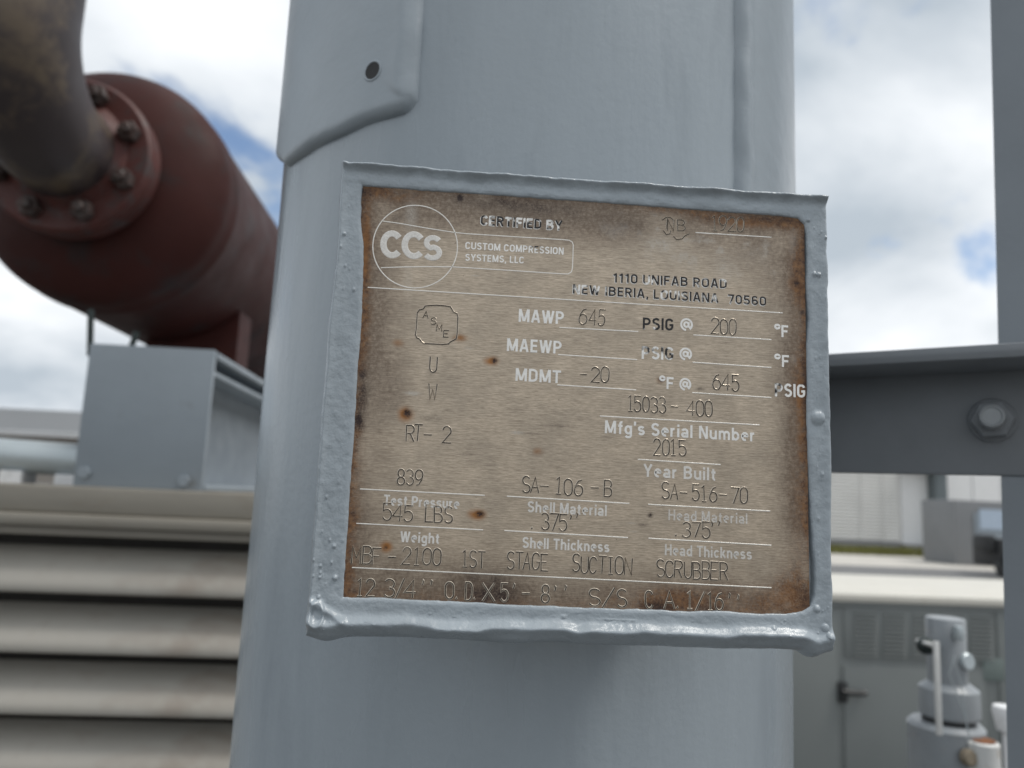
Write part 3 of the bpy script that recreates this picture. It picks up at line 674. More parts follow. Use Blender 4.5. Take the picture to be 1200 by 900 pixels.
# heavy condensed alphabet for the printed headings, centre lines on a cap height of 6
def st(*p): return (list(p), False)
HB = {
 'A': (3.8, [st((.5, 0), (1.78, 6)), st((2.02, 6), (3.3, 0)), st((1.0, 1.75), (2.8, 1.75))]),
 'B': (3.5, [st((.5, 0), (.5, 6)), st(*([(.5, 5.5), (1.7, 5.5)] + arc(1.7, 4.35, 1.15, 1.15, 90, -90) + [(.5, 3.2)])), st(*([(.5, 3.2), (1.7, 3.2)] + arc(1.7, 1.85, 1.3, 1.35, 90, -90) + [(.5, .5)]))]),
 'C': (3.5, [st(*(arc(1.75, 4.2, 1.25, 1.3, 10, 180) + arc(1.75, 1.8, 1.25, 1.3, 180, 350)))]),
 'D': (3.5, [st((.5, 0), (.5, 6)), st(*([(.5, 5.5), (1.5, 5.5)] + arc(1.5, 4.2, 1.45, 1.3, 90, 0) + arc(1.5, 1.8, 1.45, 1.3, 0, -90) + [(.5, .5)]))]),
 'E': (3.0, [st((.5, 0), (.5, 6)), st((.5, 5.5), (2.8, 5.5)), st((.5, 3.1), (2.6, 3.1)), st((.5, .5), (2.8, .5))]),
 'F': (2.9, [st((.5, 0), (.5, 6)), st((.5, 5.5), (2.8, 5.5)), st((.5, 3.0), (2.5, 3.0))]),
 'G': (3.6, [st(*(arc(1.75, 4.2, 1.25, 1.3, 10, 180) + arc(1.75, 1.8, 1.25, 1.3, 180, 350) + [(3.0, 2.7)])), st((1.8, 2.75), (3.45, 2.75))]),
 'H': (3.6, [st((.5, 0), (.5, 6)), st((3.1, 0), (3.1, 6)), st((.5, 3.1), (3.1, 3.1))]),
 'I': (1.0, [st((.5, 0), (.5, 6))]),
 'L': (2.8, [st((.5, 0), (.5, 6)), st((.5, .5), (2.7, .5))]),
 'M': (4.4, [st((.5, 0), (.5, 6)), st((3.9, 0), (3.9, 6)), st((.62, 6), (2.12, .4)), st((3.78, 6), (2.28, .4))]),
 'N': (3.6, [st((.5, 0), (.5, 6)), st((3.1, 0), (3.1, 6)), st((.6, 6), (3.0, 0))]),
 'O': (3.6, [(arc(1.8, 4.2, 1.3, 1.3, 0, 180) + arc(1.8, 1.8, 1.3, 1.3, 180, 360), True)]),
 'P': (3.4, [st((.5, 0), (.5, 6)), st(*([(.5, 5.5), (1.65, 5.5)] + arc(1.65, 4.1, 1.25, 1.4, 90, -90) + [(.5, 2.7)]))]),
 'R': (3.5, [st((.5, 0), (.5, 6)), st(*([(.5, 5.5), (1.65, 5.5)] + arc(1.65, 4.2, 1.25, 1.3, 90, -90) + [(.5, 2.9)])), st((1.8, 2.9), (3.0, 0))]),
 'S': (3.3, [st(*(arc(1.65, 4.35, 1.15, 1.2, 20, 265) + arc(1.65, 1.75, 1.2, 1.3, 85, -160)))]),
 'T': (3.2, [st((0, 5.5), (3.2, 5.5)), st((1.6, 0), (1.6, 5.5))]),
 'U': (3.5, [st(*([(.5, 6)] + arc(1.75, 1.75, 1.25, 1.25, 180, 360) + [(3.0, 6)]))]),
 'W': (5.0, [st((.4, 6), (1.45, 0)), st((1.55, 0), (2.45, 6)), st((2.55, 6), (3.45, 0)), st((3.55, 0), (4.6, 6))]),
 'Y': (3.6, [st((.4, 6), (1.8, 2.6)), st((3.2, 6), (1.8, 2.6)), st((1.8, 0), (1.8, 2.9))]),
 '0': (3.3, [(arc(1.65, 4.2, 1.15, 1.3, 0, 180) + arc(1.65, 1.8, 1.15, 1.3, 180, 360), True)]),
 '1': (2.2, [st((1.5, 0), (1.5, 6)), st((.3, 4.6), (1.5, 5.4))]),
 '5': (3.3, [st((2.9, 5.5), (.75, 5.5), (.6, 3.1)), st(*([(.6, 3.1)] + arc(1.6, 1.95, 1.2, 1.45, 120, -160)))]),
 '6': (3.3, [(arc(1.65, 1.85, 1.15, 1.35, 0, 360, 16), True), st(*([(.5, 1.9), (.5, 4.1)] + arc(1.65, 4.2, 1.15, 1.3, 180, 30)))]),
 '7': (3.1, [st((.2, 5.5), (2.8, 5.5), (1.3, 0))]),
 ',': (1.1, [st((.6, 1.0), (.6, .1), (.35, -.9))]), "'": (1.0, [st((.5, 6.2), (.45, 4.3))]), ' ': (1.3, []),
 '\u00b0': (2.0, [(arc(1.0, 5.1, .85, .95, 0, 360, 14), True)]),
 '@': (5.6, [st(*arc(2.8, 2.6, 2.35, 2.95, -55, 265, 26)), (arc(2.7, 2.6, .95, 1.25, 0, 360, 14), True), st(*([(3.75, 4.0), (3.65, 2.0)] + arc(4.35, 2.0, .75, .8, 200, 340) + [(5.1, 2.7)]))]),
 'a': (3.0, [st(*([(.6, 3.1)] + arc(1.5, 2.9, .95, .95, 150, 0) + [(2.45, 0)])), (arc(1.4, 1.25, .95, .8, 0, 360, 14), True)]),
 'b': (3.1, [st((.5, 0), (.5, 6)), (arc(1.55, 2.1, 1.05, 1.65, 0, 360, 16), True)]),
 'c': (2.9, [st(*arc(1.6, 2.1, 1.1, 1.65, 40, 320, 14))]),
 'd': (3.1, [st((2.6, 0), (2.6, 6)), (arc(1.55, 2.1, 1.05, 1.65, 0, 360, 16), True)]),
 'e': (3.0, [st(*([(.55, 2.3), (2.5, 2.3)] + arc(1.55, 2.1, 1.05, 1.65, 12, 292, 16)))]),
 'f': (2.0, [st(*([(1.0, 0), (1.0, 4.8)] + arc(1.7, 4.8, .7, .75, 180, 80))), st((.2, 3.8), (1.9, 3.8))]),
 'g': (3.1, [st(*([(2.6, 4.2), (2.6, -.3)] + arc(1.55, -.3, 1.05, 1.0, 0, -155))), (arc(1.55, 2.1, 1.05, 1.65, 0, 360, 16), True)]),
 'h': (3.0, [st((.5, 0), (.5, 6)), st(*([(.5, 2.4)] + arc(1.5, 2.6, 1.0, 1.2, 180, 0) + [(2.5, 0)]))]),
 'i': (1.0, [st((.5, 0), (.5, 4.2)), st((.5, 4.9), (.5, 6))]),
 'k': (2.9, [st((.5, 0), (.5, 6)), st((.7, 1.6), (2.4, 4.2)), st((1.3, 2.5), (2.6, 0))]),
 'l': (1.0, [st((.5, 0), (.5, 6))]),
 'm': (4.6, [st((.5, 0), (.5, 4.2)), st(*([(.5, 2.4)] + arc(1.4, 2.7, .9, 1.1, 180, 0) + [(2.3, 0)])), st(*([(2.3, 2.4)] + arc(3.2, 2.7, .9, 1.1, 180, 0) + [(4.1, 0)]))]),
 'n': (3.0, [st((.5, 0), (.5, 4.2)), st(*([(.5, 2.4)] + arc(1.5, 2.6, 1.0, 1.2, 180, 0) + [(2.5, 0)]))]),
 'r': (2.1, [st((.5, 0), (.5, 4.2)), st(*([(.5, 2.2)] + arc(1.6, 2.5, 1.1, 1.25, 180, 85)))]),
 's': (2.8, [st(*(arc(1.4, 2.95, .9, .85, 25, 260) + arc(1.4, 1.3, .95, .85, 80, -155)))]),
 't': (2.0, [st(*([(1.0, 5.4), (1.0, 1.2)] + arc(1.65, 1.2, .65, .75, 180, 280))), st((.2, 3.8), (1.9, 3.8))]),
 'u': (3.0, [st(*([(.5, 4.2)] + arc(1.5, 1.6, 1.0, 1.2, 180, 360) + [(2.5, 2.0)])), st((2.5, 4.2), (2.5, 0))]),
}
def etched(text, x0, x1, yb0, yb1, cap, residue=0.0, fade=0.0, bold=1.0, lift=0.045, shift=(0, 0)):
    a, c = uv(x0, yb0), uv(x1, yb1); capm = abs(uv(x0, yb0)[1] - uv(x0, yb0 - cap)[1])
    tot = sum(HB[ch][0] + 0.55 for ch in text) - 0.55; x = 0.0; sw = bold * capm / 6.0 * 1.08
    V, F = [], []
    for ch in text:
        w_, strokes = HB[ch]
        for k, (P, closed) in enumerate(strokes):
            Q = [(a[0] + (x + gx) / tot * (c[0] - a[0]) + shift[0] * MM, a[1] + (x + gx) / tot * (c[1] - a[1]) + gy / 6.0 * capm + shift[1] * MM) for gx, gy in P]
            hh = (lift + 0.004 * k) * MM
            me = ribbon_mesh([(Q, closed)], [(-sw / 2, 0.0, 0), (-sw / 2 * 0.96, hh, 0), (sw / 2 * 0.96, hh, 0), (sw / 2, 0.0, 0)], 'tmp')
            o = len(V); V += [tuple(v.co) for v in me.vertices]; F += [tuple(o + i for i in p.vertices) for p in me.polygons]
            bpy.data.meshes.remove(me)
        x += w_ + 0.55
    me = bpy.data.meshes.new('etched_text'); me.from_pydata(V, [], F); me.update()
    return sub_obj('etched_text', me, [m_etch], residue, fade)

# printed headings
def dbl(*a, **k):
    kk = dict(k); kk['residue'] = 0.0; kk['lift'] = 0.025; kk['bold'] = 1.15; kk['shift'] = (-0.14, -0.18)
    etched(*a, **kk); k['lift'] = 0.055; etched(*a, **k)
dbl('CERTIFIED BY', 563, 659, 263.5, 270, 11.5, residue=0.56)
etched('CUSTOM COMPRESSION', 545, 660.5, 291.7, 298.5, 8.3, residue=0.38)
etched('SYSTEMS, LLC', 545, 614, 305.4, 308.8, 8.0, residue=0.30)
dbl('1110 UNIFAB ROAD', 718, 852, 331, 338, 11, residue=0.62)
dbl('NEW IBERIA, LOUISIANA  70560', 671, 898, 344, 358.5, 11, residue=0.60)
etched('MAWP', 607.5, 660.7, 377, 380, 15)
etched('PSIG', 753, 789.5, 386, 387.5, 14, residue=0.56)
etched('@', 797, 812, 385.5, 386.5, 13)
etched('\u00b0F', 908, 924, 394.5, 395.5, 14)
etched('MAEWP', 593.7, 658, 411.3, 414.7, 15)
etched('PSIG', 751.7, 789.5, 420.5, 422, 15, residue=0.42)
etched('@', 796, 811, 420, 421, 13)
etched('\u00b0F', 908, 925, 429.5, 430.5, 14)
etched('MDMT', 603.7, 657, 446.2, 449.2, 15)
etched('\u00b0F', 773, 789.5, 455.0, 456.4, 14)
etched('@', 796, 810, 455.5, 456.5, 13)
etched('PSIG', 908, 944, 464.5, 466, 15.5, residue=0.44)
etched("Mfg's Serial Number", 708.5, 885, 507.5, 517.5, 15)
etched('Year Built', 753.7, 838.7, 558.5, 563.3, 15, fade=0.25)
etched('Test Pressure', 449.5, 538, 592, 596.4, 12.5, fade=0.30)
etched('Weight', 468.7, 514.5, 635, 637.3, 12.5, fade=0.20)
etched('Shell Material', 618, 711, 600, 604.8, 12.8, fade=0.30)
etched('Shell Thickness', 612, 714, 642, 647.3, 12.8, fade=0.22)
etched('Head Material', 783, 876, 609.5, 614, 12.5, fade=0.52, bold=0.9)
etched('Head Thickness', 779, 881, 650.5, 655.8, 13, fade=0.38, bold=0.95)
for r_ in [(431, 336.7, 917, 366.7), (655.5, 383.7, 748, 388.5), (812.5, 392.5, 904, 398), (654, 415.5, 746.7, 421.5), (811.7, 424.5, 904, 430.7), (653, 451, 745.5, 457), (811, 460, 904, 466),
           (703, 487.5, 890, 498), (747.5, 538.3, 844.5, 544.5), (759.5, 591, 902.5, 599), (760, 630.8, 904, 639), (412.5, 665, 904, 688.8), (422, 573, 568, 580.5), (417.5, 613.3, 566, 621), (594, 581.5, 737.5, 590), (591, 621.7, 736, 630)]:
    rule(*r_)
rule(815, 272.5, 904, 278, residue=0.3)

# round emblem with joined letters
def px_ring(cx, cy, rx, ry, n=72):
    return [uv(cx + rx * math.cos(2 * math.pi * k / n), cy - ry * math.sin(2 * math.pi * k / n)) for k in range(n)]
def flat_prof(w, h): return [(-w / 2, 0.0, 0), (-w / 2 * 0.8, h, 0), (w / 2 * 0.8, h, 0), (w / 2, 0.0, 0)]
sub_obj('emblem_ring', ribbon_mesh([(px_ring(486.5, 289, 49.6, 48.4), True)], flat_prof(0.40 * MM, 0.05 * MM), 'emblem_ring'), [m_rule], 0.36, 0.15)
def px_arc(cx, cy, rx, ry, a0, a1, n=20):
    return [uv(cx + rx * math.cos(math.radians(a0 + (a1 - a0) * k / n)), cy - ry * math.sin(math.radians(a0 + (a1 - a0) * k / n)) + (cx + rx * math.cos(math.radians(a0 + (a1 - a0) * k / n)) - 480) * 0.03) for k in range(n + 1)]
thick = flat_prof(2.35 * MM, 0.055 * MM)
sub_obj('emblem_letter', ribbon_mesh([(px_arc(459.5, 287.0, 10.2, 12.8, 38, 318), False)], thick, 'emblem_letter'), [m_etch], 0.0, 0.35)
thick = flat_prof(2.35 * MM, 0.062 * MM)
sub_obj('emblem_letter', ribbon_mesh([(px_arc(485.0, 287.3, 10.8, 12.8, 38, 318), False)], thick, 'emblem_letter'), [m_etch], 0.0, 0.35)
thick = flat_prof(2.05 * MM, 0.069 * MM)
sS = px_arc(507.5, 284.0, 7.6, 6.2, 28, 250, 16) + px_arc(506.5, 295.2, 8.4, 6.4, 80, -152, 16)
sub_obj('emblem_letter', ribbon_mesh([(sS, False)], thick, 'emblem_letter'), [m_etch], 0.0, 0.35)
fl = flat_prof(0.36 * MM, 0.05 * MM)
box_top = [uv(448.7, 259), uv(470, 262), uv(500, 267.3), uv(530, 272), uv(545, 273.7), uv(600, 277.2), uv(660, 280.8), uv(667, 281.6), uv(670.6, 283.6), uv(671.8, 287), uv(671.4, 300), uv(670.8, 314), uv(669.6, 318.6), uv(666, 321), uv(660, 321), uv(600, 317), uv(560, 314.5), uv(530, 312.7), uv(500, 312.4), uv(470, 312.9), uv(446.5, 313.7)]
sub_obj('name_border', ribbon_mesh([(box_top, False)], fl, 'name_border'), [m_rule], 0.30, 0.10)

# four lobed stamp with diagonal letters
cl_px = []
for (cx, cy, a0, a1) in [(499, 364.5, 0, 0)]: pass
lob = [(496, 362), (498.5, 358.5), (503, 358), (512, 357.6), (522, 358.4), (528, 359.6), (530, 363), (532, 366), (535.5, 367.4), (536.6, 371), (536.2, 382), (535.6, 392), (534.6, 397), (531, 399), (528, 400.5), (525.5, 403), (518, 403.6), (508, 403), (497, 402.6), (494, 400.5), (491.5, 397), (488.5, 396), (486.8, 392), (488, 384), (488.6, 374), (489, 366.5), (491.5, 363.2)]
sub_obj('stamp_outline', ribbon_mesh([([uv(*p) for p in lob], True)], [(o * 0.9, h_, m) for o, h_, m in GPROF], 'stamp_outline'), [m_groove, m_lip])
for ch, cx, cy in [('A', 499.5, 368.5), ('S', 507.5, 376), ('M', 515, 384.3), ('E', 523, 391)]:
    stamped([(ch, cx - 3.2, cx + 3.2, cy + 4, cy + 4.3)], 8, 'stamped_letter', 0.75)
# registered mark: N B between curved strokes
stamped([('N', 782, 790, 270, 270.6), ('B', 793.5, 803, 270.6, 271.2)], 13, wmul=0.8)
def px_curve(pts): return [uv(*p) for p in pts]
nbm = [(px_curve([(776, 258), (781, 254.5), (786, 255), (789, 258)]), False), (px_curve([(777, 270), (781, 275), (785, 274), (786, 270)]), False), (px_curve([(789, 277), (793, 281), (799, 280), (803, 276), (808, 274)]), False), (px_curve([(782, 256), (781, 268)]), False)]
sub_obj('stamped_mark', ribbon_mesh(nbm, [(o * 0.75, h_, m) for o, h_, m in GPROF], 'stamped_mark'), [m_groove, m_lip])

stamped([('1920', 832.5, 873, 270.2, 272.2)], 17.5, wmul=0.8)
stamped([('645', 678.7, 711, 380.4, 382)], 18.5, wmul=0.85)
stamped([('200', 833.5, 864, 390.8, 392.6)], 18)
stamped([('-', 679, 688.7, 448.0, 448.3), ('20', 692, 715, 447.5, 448.8)], 18.5)
stamped([('645', 835, 867, 456.8, 458.8)], 18.5)
stamped([('15033', 734, 781, 481.5, 484.6), ('-', 785, 795, 485.6, 486), ('400', 805, 836, 486.2, 488.6)], 18.5)
stamped([('2015', 765.5, 804.5, 533, 535.2)], 19)
stamped([('SA', 775, 795, 584.2, 585.4), ('-', 795.5, 806, 586.6, 587), ('516', 811, 841, 586.6, 588.6), ('-', 842, 853, 589.4, 589.9), ('70', 857, 877.5, 589.6, 590.8)], 18.5)
stamped([('.', 788, 797, 628.4, 629), ('375', 799, 834, 629, 631)], 19)
stamped([("'", 830, 838, 630.4, 630.8), ("'", 838, 847, 630.8, 631.2)], 19)
stamped([('SCRUBBER', 769.5, 854, 675.5, 680)], 20)
stamped([('SUCTION', 670, 741.5, 670.3, 674.5)], 20)
stamped([('STAGE', 594, 643, 666.4, 669)], 20)
stamped([('1ST', 540, 569, 664, 665.6)], 20)
stamped([('MBF', 412.5, 448, 660.5, 662), ('-', 453, 465, 663, 663.4), ('2100', 471.5, 518, 661.3, 663.5)], 20)
stamped([('12', 415.5, 440, 698.4, 699.5), ('3', 450, 463, 699.4, 699.8), ('/', 464, 473, 699.8, 700), ('4', 474, 487, 700, 700.5), ("'", 490, 499, 700.5, 701), ("'", 500, 509, 701, 701.5),
         ('O', 521.5, 531, 701.5, 702), ('.', 531, 537, 702, 702.2), ('D', 544.5, 553, 702.6, 703), ('.', 552, 558, 703, 703.2), ('X', 564, 579, 703.4, 704), ('5', 586, 596, 704.3, 704.8), ("'", 597, 605, 704.8, 705.2),
         ('-', 610, 621, 705.6, 706), ('8', 633, 643, 706.2, 706.7), ("'", 646, 655, 706.9, 707.3), ("'", 657, 666, 707.4, 707.8), ('S', 690, 703, 709.8, 710.4), ('/', 706, 719, 710.6, 711.2), ('S', 722, 734, 711.2, 711.8),
         ('C', 755.5, 765, 712.4, 712.8), ('A', 779, 791, 713.2, 713.6), ('.', 791, 797, 713.6, 713.8), ('1', 803, 814, 714, 714.4), ('/', 815, 826, 714.4, 714.9), ('1', 827, 837, 715, 715.4), ('6', 837.5, 848, 715.4, 715.8), ("'", 851, 859, 715.8, 716.2), ("'", 860, 869, 716.2, 716.6)], 20.5)
stamped([('839', 465, 496, 567.6, 569.2)], 18)
stamped([('545', 447, 485, 609.4, 611.4), ('LBS', 497.5, 530.5, 611.6, 613)], 19.5)
stamped([('SA', 612, 632, 577, 578), ('-', 632, 643, 578.4, 579), ('106', 649, 684, 578.8, 580.6), ('-', 691, 702, 580.6, 581), ('B', 707.5, 717, 581, 581.5)], 19)
stamped([('.', 618, 628, 620.2, 620.6), ('375', 633, 666, 620.6, 622.6), ("'", 664, 672, 622, 622.4), ("'", 671, 679, 622.4, 622.8)], 19.5)
stamped([('U', 502.5, 512, 436, 436.6)], 18, 'stamped_letter')
stamped([('W', 502, 511.5, 468.6, 469.2)], 18.5, 'stamped_letter')
stamped([('RT', 475, 495, 517, 518), ('-', 496, 507, 518.4, 518.9), ('2', 517.5, 529, 518.6, 519.2)], 19.5)

# ------------------------------------------------------------------ angle iron brace with bolt, and the post behind it
zt = CAM.z + 0.100
A1, A2 = at_z(984, 412.5, zt), at_z(1198, 399.5, zt)
ex = (A2 - A1).normalized(); ey = Vector((-ex.y, ex.x, 0))                    # ey points away from the camera
if ey.y < 0: ey = -ey
ang = math.atan2(ex.y, ex.x); Rz = Matrix.Rotation(ang, 3, 'Z')
brace = thing('angle_brace', 'horizontal dark grey angle iron brace bolted to the right hand post', 'brace', A1)
def bar_local(mb, org, x0, x1, y0, y1, z0, z1, b_=0.0015):
    c = org + ex * (x0 + x1) / 2 + ey * (y0 + y1) / 2 + Vector((0, 0, (z0 + z1) / 2))
    h = ((x1 - x0) / 2, (y1 - y0) / 2, (z1 - z0) / 2)
    mb.box(tuple(c[i] - h[i] for i in range(3)), tuple(c[i] + h[i] for i in range(3)), b=b_, rot=Rz)
XA, XB = -0.30, 0.62
b = MB(); bar_local(b, A1, XA, XB, 0.0, 0.050, -0.0095, 0.0, 0.0044); fl_o = b.build('top_leg', m_beam, brace, True, 40)
b = MB(); bar_local(b, A1, XA, XB, 0.0485, 0.0565, -0.0735, -0.0002, 0.002); b.build('web_leg', m_beam, brace, True, 40)
# bolt through the web
def plane_hit(px, py, org, nrm):
    d = ray(px, py); k = (org - CAM).dot(nrm) / d.dot(nrm); return CAM + d * k
bp = plane_hit(1163, 493, A1 + ey * 0.0485, ey)
def hexpts(r): return [(math.cos(math.pi / 6 + k * math.pi / 3) * r, math.sin(math.pi / 6 + k * math.pi / 3) * r) for k in range(6)]
def hexnut(mb, base, axis, r, h, rot=0.0, ch=0.12):
    ax = Vector(axis).normalized(); a = ax.orthogonal().normalized(); c = ax.cross(a)
    vs = []
    for rr, hh in ((r, 0), (r, h * (1 - ch)), (r * 0.9, h)):
        for k in range(6):
            q = rot + k * math.pi / 3; vs.append(Vector(base) + ax * hh + (a * math.cos(q) + c * math.sin(q)) * rr)
    fs = [(i * 6 + k, i * 6 + (k + 1) % 6, (i + 1) * 6 + (k + 1) % 6, (i + 1) * 6 + k) for i in range(2) for k in range(6)] + [tuple(range(6))[::-1], tuple(12 + k for k in range(6))]
    mb.add(vs, fs)
b = MB(); b.lathe([(0.0135, 0.0), (0.0135, 0.0022), (0.0128, 0.003)], bp, -ey, 32); ws = b.build('washer', m_beam, brace, True, 40)
b = MB(); hexnut(b, bp - ey * 0.003, -ey, 0.0122, 0.008, 0.45); b.build('nut', m_beam, brace)
b = MB(); b.lathe([(0.0070, 0.0), (0.0070, 0.021), (0.0065, 0.0228), (0.0056, 0.0232), (0.0048, 0.0224), (0.003, 0.0224)], bp - ey * 0.003, -ey, 32); b.build('bolt', m_bolt, brace, True, 40)
b = MB(); bar_local(b, A1, XA - 0.006, XA, 0.0, 0.09, -0.0735, 0.0, 0.001)
b.build('end_plate', m_beam, brace)
# foot of the brace hidden behind the vessel: short leg down to the ground
b = MB(); c = A1 + ex * XA + ey * 0.09; b.box((c.x - 0.03, c.y, 0.0), (c.x + 0.03, c.y + 0.05, c.z), b=0.002, rot=None); b.build('leg', m_beam, brace)

YPO = (A2 + ey * 0.0585).y
pt_, pb_ = at(1160.5, 2, YPO + 0.002), at(1180.5, 880, YPO + 0.002)
k = (pt_ - pb_) / (pt_.z - pb_.z)
post = thing('steel_post', 'upright blue grey steel post at the right edge behind the brace', 'post', (pb_.x, pb_.y, 0))
foot = pb_ - k * pb_.z; head = pb_ + k * (2.7 - pb_.z)
b = MB()
wv = ex * 0.076; tv = ey
for (o0, o1, d0, d1) in ((0, 0.076, 0.0, 0.007), (0.0, 0.007, 0.0072, 0.076)):
    q = []
    for base in (foot, head):
        for (oo, dd) in ((o0, d0), (o1, d0), (o1, d1), (o0, d1)): q.append(base + ex * oo + tv * (dd + 0.0575 * 0 + 0.0))
    b.add(q, [(0, 1, 2, 3), (7, 6, 5, 4), (0, 4, 5, 1), (1, 5, 6, 2), (2, 6, 7, 3), (3, 7, 4, 0)])
post_o = b.build('angle_section', m_post, post)
b = MB(); b.box((foot.x - 0.04, foot.y - 0.05, 0.006), (foot.x + 0.15, foot.y + 0.12, 0.02), b=0.002); b.build('base_plate', m_post, post)

# ------------------------------------------------------------------ red vessel with flange and elbow on the left
BY = 1.80
hc = at(125, 221, BY)
BR = 140 / FPX * BY * 1.025
bott = thing('process_vessel', 'dark red horizontal vessel with rounded end above the tan louvres', 'vessel', (hc.x, hc.y + 0.6, hc.z - BR))
b = MB(); prof = []
for k in range(0, 15):
    t = k / 14 * math.pi / 2; prof.append((max(0.004, BR * math.sin(t)), -0.42 * BR * math.cos(t)))
prof += [(BR, 0.04), (BR + 0.003, 0.05), (BR + 0.003, 0.062), (BR, 0.07), (BR, 0.5), (BR, 1.0), (BR, 2.2)]
for k in range(1, 10):
    t = k / 9 * math.pi / 2; prof.append((max(0.004, BR * math.cos(t)), 2.2 + 0.52 * BR * math.sin(t)))
b.lathe(prof, hc, (0, 1, 0), n=96); b.build('shell', m_red, bott, True, 50)
FY = -0.150
b = MB(); b.lathe([(0.105, -0.06), (0.105, FY + 0.05), (0.130, FY + 0.030), (0.166, FY + 0.027), (0.171, FY + 0.022), (0.171, FY + 0.006), (0.166, FY)], hc, (0, 1, 0), n=64)
b.build('nozzle_flange', m_redf, bott, True, 35)
b = MB(); b.lathe([(0.168, FY - 0.003), (0.174, FY - 0.009), (0.174, FY - 0.034), (0.167, FY - 0.041), (0.125, FY - 0.043), (0.104, FY - 0.062)], hc, (0, 1, 0), n=64)
b.build('pipe_flange', m_redf, bott, True, 35)
for k in range(8):
    a = math.radians(22.5 + 45 * k); p = hc + Vector((math.cos(a) * 0.137, FY - 0.0405, math.sin(a) * 0.137))
    b = MB(); hexnut(b, p, (0, -1, 0), 0.0225, 0.025, a); b.lathe([(0.012, 0.0), (0.012, 0.036), (0.009, 0.040)], p, (0, -1, 0), 14)
    b.build('stud_nut', m_nut, bott, True, 35)
er = 0.180; pr = 0.106
pts = [hc + Vector((0, FY - 0.060, 0)), hc + Vector((0, FY - 0.085, 0))]
for k in range(0, 17):
    t = k / 16 * math.pi / 2; pts.append(hc + Vector((0, FY - 0.09 - er * math.sin(t), er * (1 - math.cos(t)))))
for k in range(1, 8): pts.append(pts[-1] + Vector((0, 0, 0.15)))
b = MB(); b.tube(pts, pr, n=48); b.build('elbow_pipe', m_pipe, bott, True, 50)

# ------------------------------------------------------------------ beam with end plate under it
EY = 1.52
e_tl, e_tr, e_br, e_bl = at(106, 405, EY), at(250, 407, EY), at(238, 576, EY), at(84, 569, EY)
zb = (e_br.z + e_bl.z) / 2; ztp = (e_tl.z + e_tr.z) / 2
xl, xr = (e_tl.x + e_bl.x) / 2, (e_tr.x + e_br.x) / 2
beam = thing('support_beam', 'grey steel support beam with square end plate under the red vessel', 'beam', ((xl + xr) / 2, EY, zb))
b = MB(); b.box((xl, EY, zb), (xr, EY + 0.012, ztp), b=0.002); ep = b.build('end_plate', m_plate, beam, True, 40)
BL = 2.6
b = MB(); b.box((xl + 0.01, EY + 0.0125, ztp - 0.016), (xr + 0.003, EY + BL, ztp - 0.003), b=0.002); b.build('top_flange', m_plate, beam, True, 40)
b = MB(); b.box((xl + 0.01, EY + 0.0125, zb + 0.001), (xr + 0.003, EY + BL, zb + 0.013), b=0.002); b.build('bottom_flange', m_plate, beam, True, 40)
b = MB(); b.box(((xl + xr) / 2 - 0.005, EY + 0.0125, zb + 0.0132), ((xl + xr) / 2 + 0.005, EY + BL, ztp - 0.0162)); b.build('web', m_plate, beam)
b = MB(); b.box((xr - 0.055, EY + 0.013, ztp - 0.05), (xr - 0.001, EY + BL, ztp - 0.040), b=0.002); b.build('stiffener', m_plate, beam, True, 40)
for px, py in ((99, 554), (216, 564)):
    p = at(px, py, EY); b = MB(); hexnut(b, p, (0, -1, 0), 0.012, 0.006, 0.3); b.build('bolt', m_plate, beam)
# saddle of the red vessel resting on the beam
b = MB()
sy0, sy1 = BY + 0.40, BY + 0.52
n = 24; vs = []
for yv in (sy0, sy1):
    for k in range(n + 1):
        a = math.radians(264 + 56 * k / n); vs.append((hc.x + BR * 1.004 * math.cos(a), yv, hc.z + BR * 1.004 * math.sin(a)))
    for k in range(n + 1):
        a = math.radians(264 + 56 * k / n); vs.append((hc.x + BR * 1.004 * math.cos(a), yv, ztp - 0.002))
m_ = 2 * (n + 1); fs = []
for k in range(n):
    fs += [(k, k + 1, n + 2 + k, n + 1 + k), (m_ + k + 1, m_ + k, m_ + n + 1 + k, m_ + n + 2 + k), (k, m_ + k, m_ + k + 1, k + 1), (n + 1 + k, n + 2 + k, m_ + n + 2 + k, m_ + n + 1 + k)]
fs += [(0, n + 1, m_ + n + 1, m_), (n, m_ + n, m_ + 2 * n + 1, 2 * n + 1)]
b.add(vs, fs); b.build('saddle', m_red, bott)
b = MB(); b.box((hc.x - BR * 0.12, sy0 - 0.03, ztp - 0.0028), (hc.x + BR * 0.80, sy1 + 0.03, ztp + 0.010), b=0.002); b.build('saddle_base', m_red, bott)
# hold-down rods beside the saddle
for (xa, ya, xb, yb) in ((106.5, 363, 106.5, 409), (160, 389, 151, 410)):
    p, q = at(xa, ya, EY + 0.16), at(xb, yb, EY + 0.16); q.z = min(q.z, ztp); b = MB(); b.tube([p, q], 0.0066, 12)
    r_o = b.build('tie_rod', m_rod, bott, True)
# far leg of the beam
b = MB(); b.box((xl + 0.05, EY + BL - 0.2, 0.0), (xr - 0.05, EY + BL - 0.06, zb + 0.0005), b=0.003); b.build('leg', m_plate, beam)

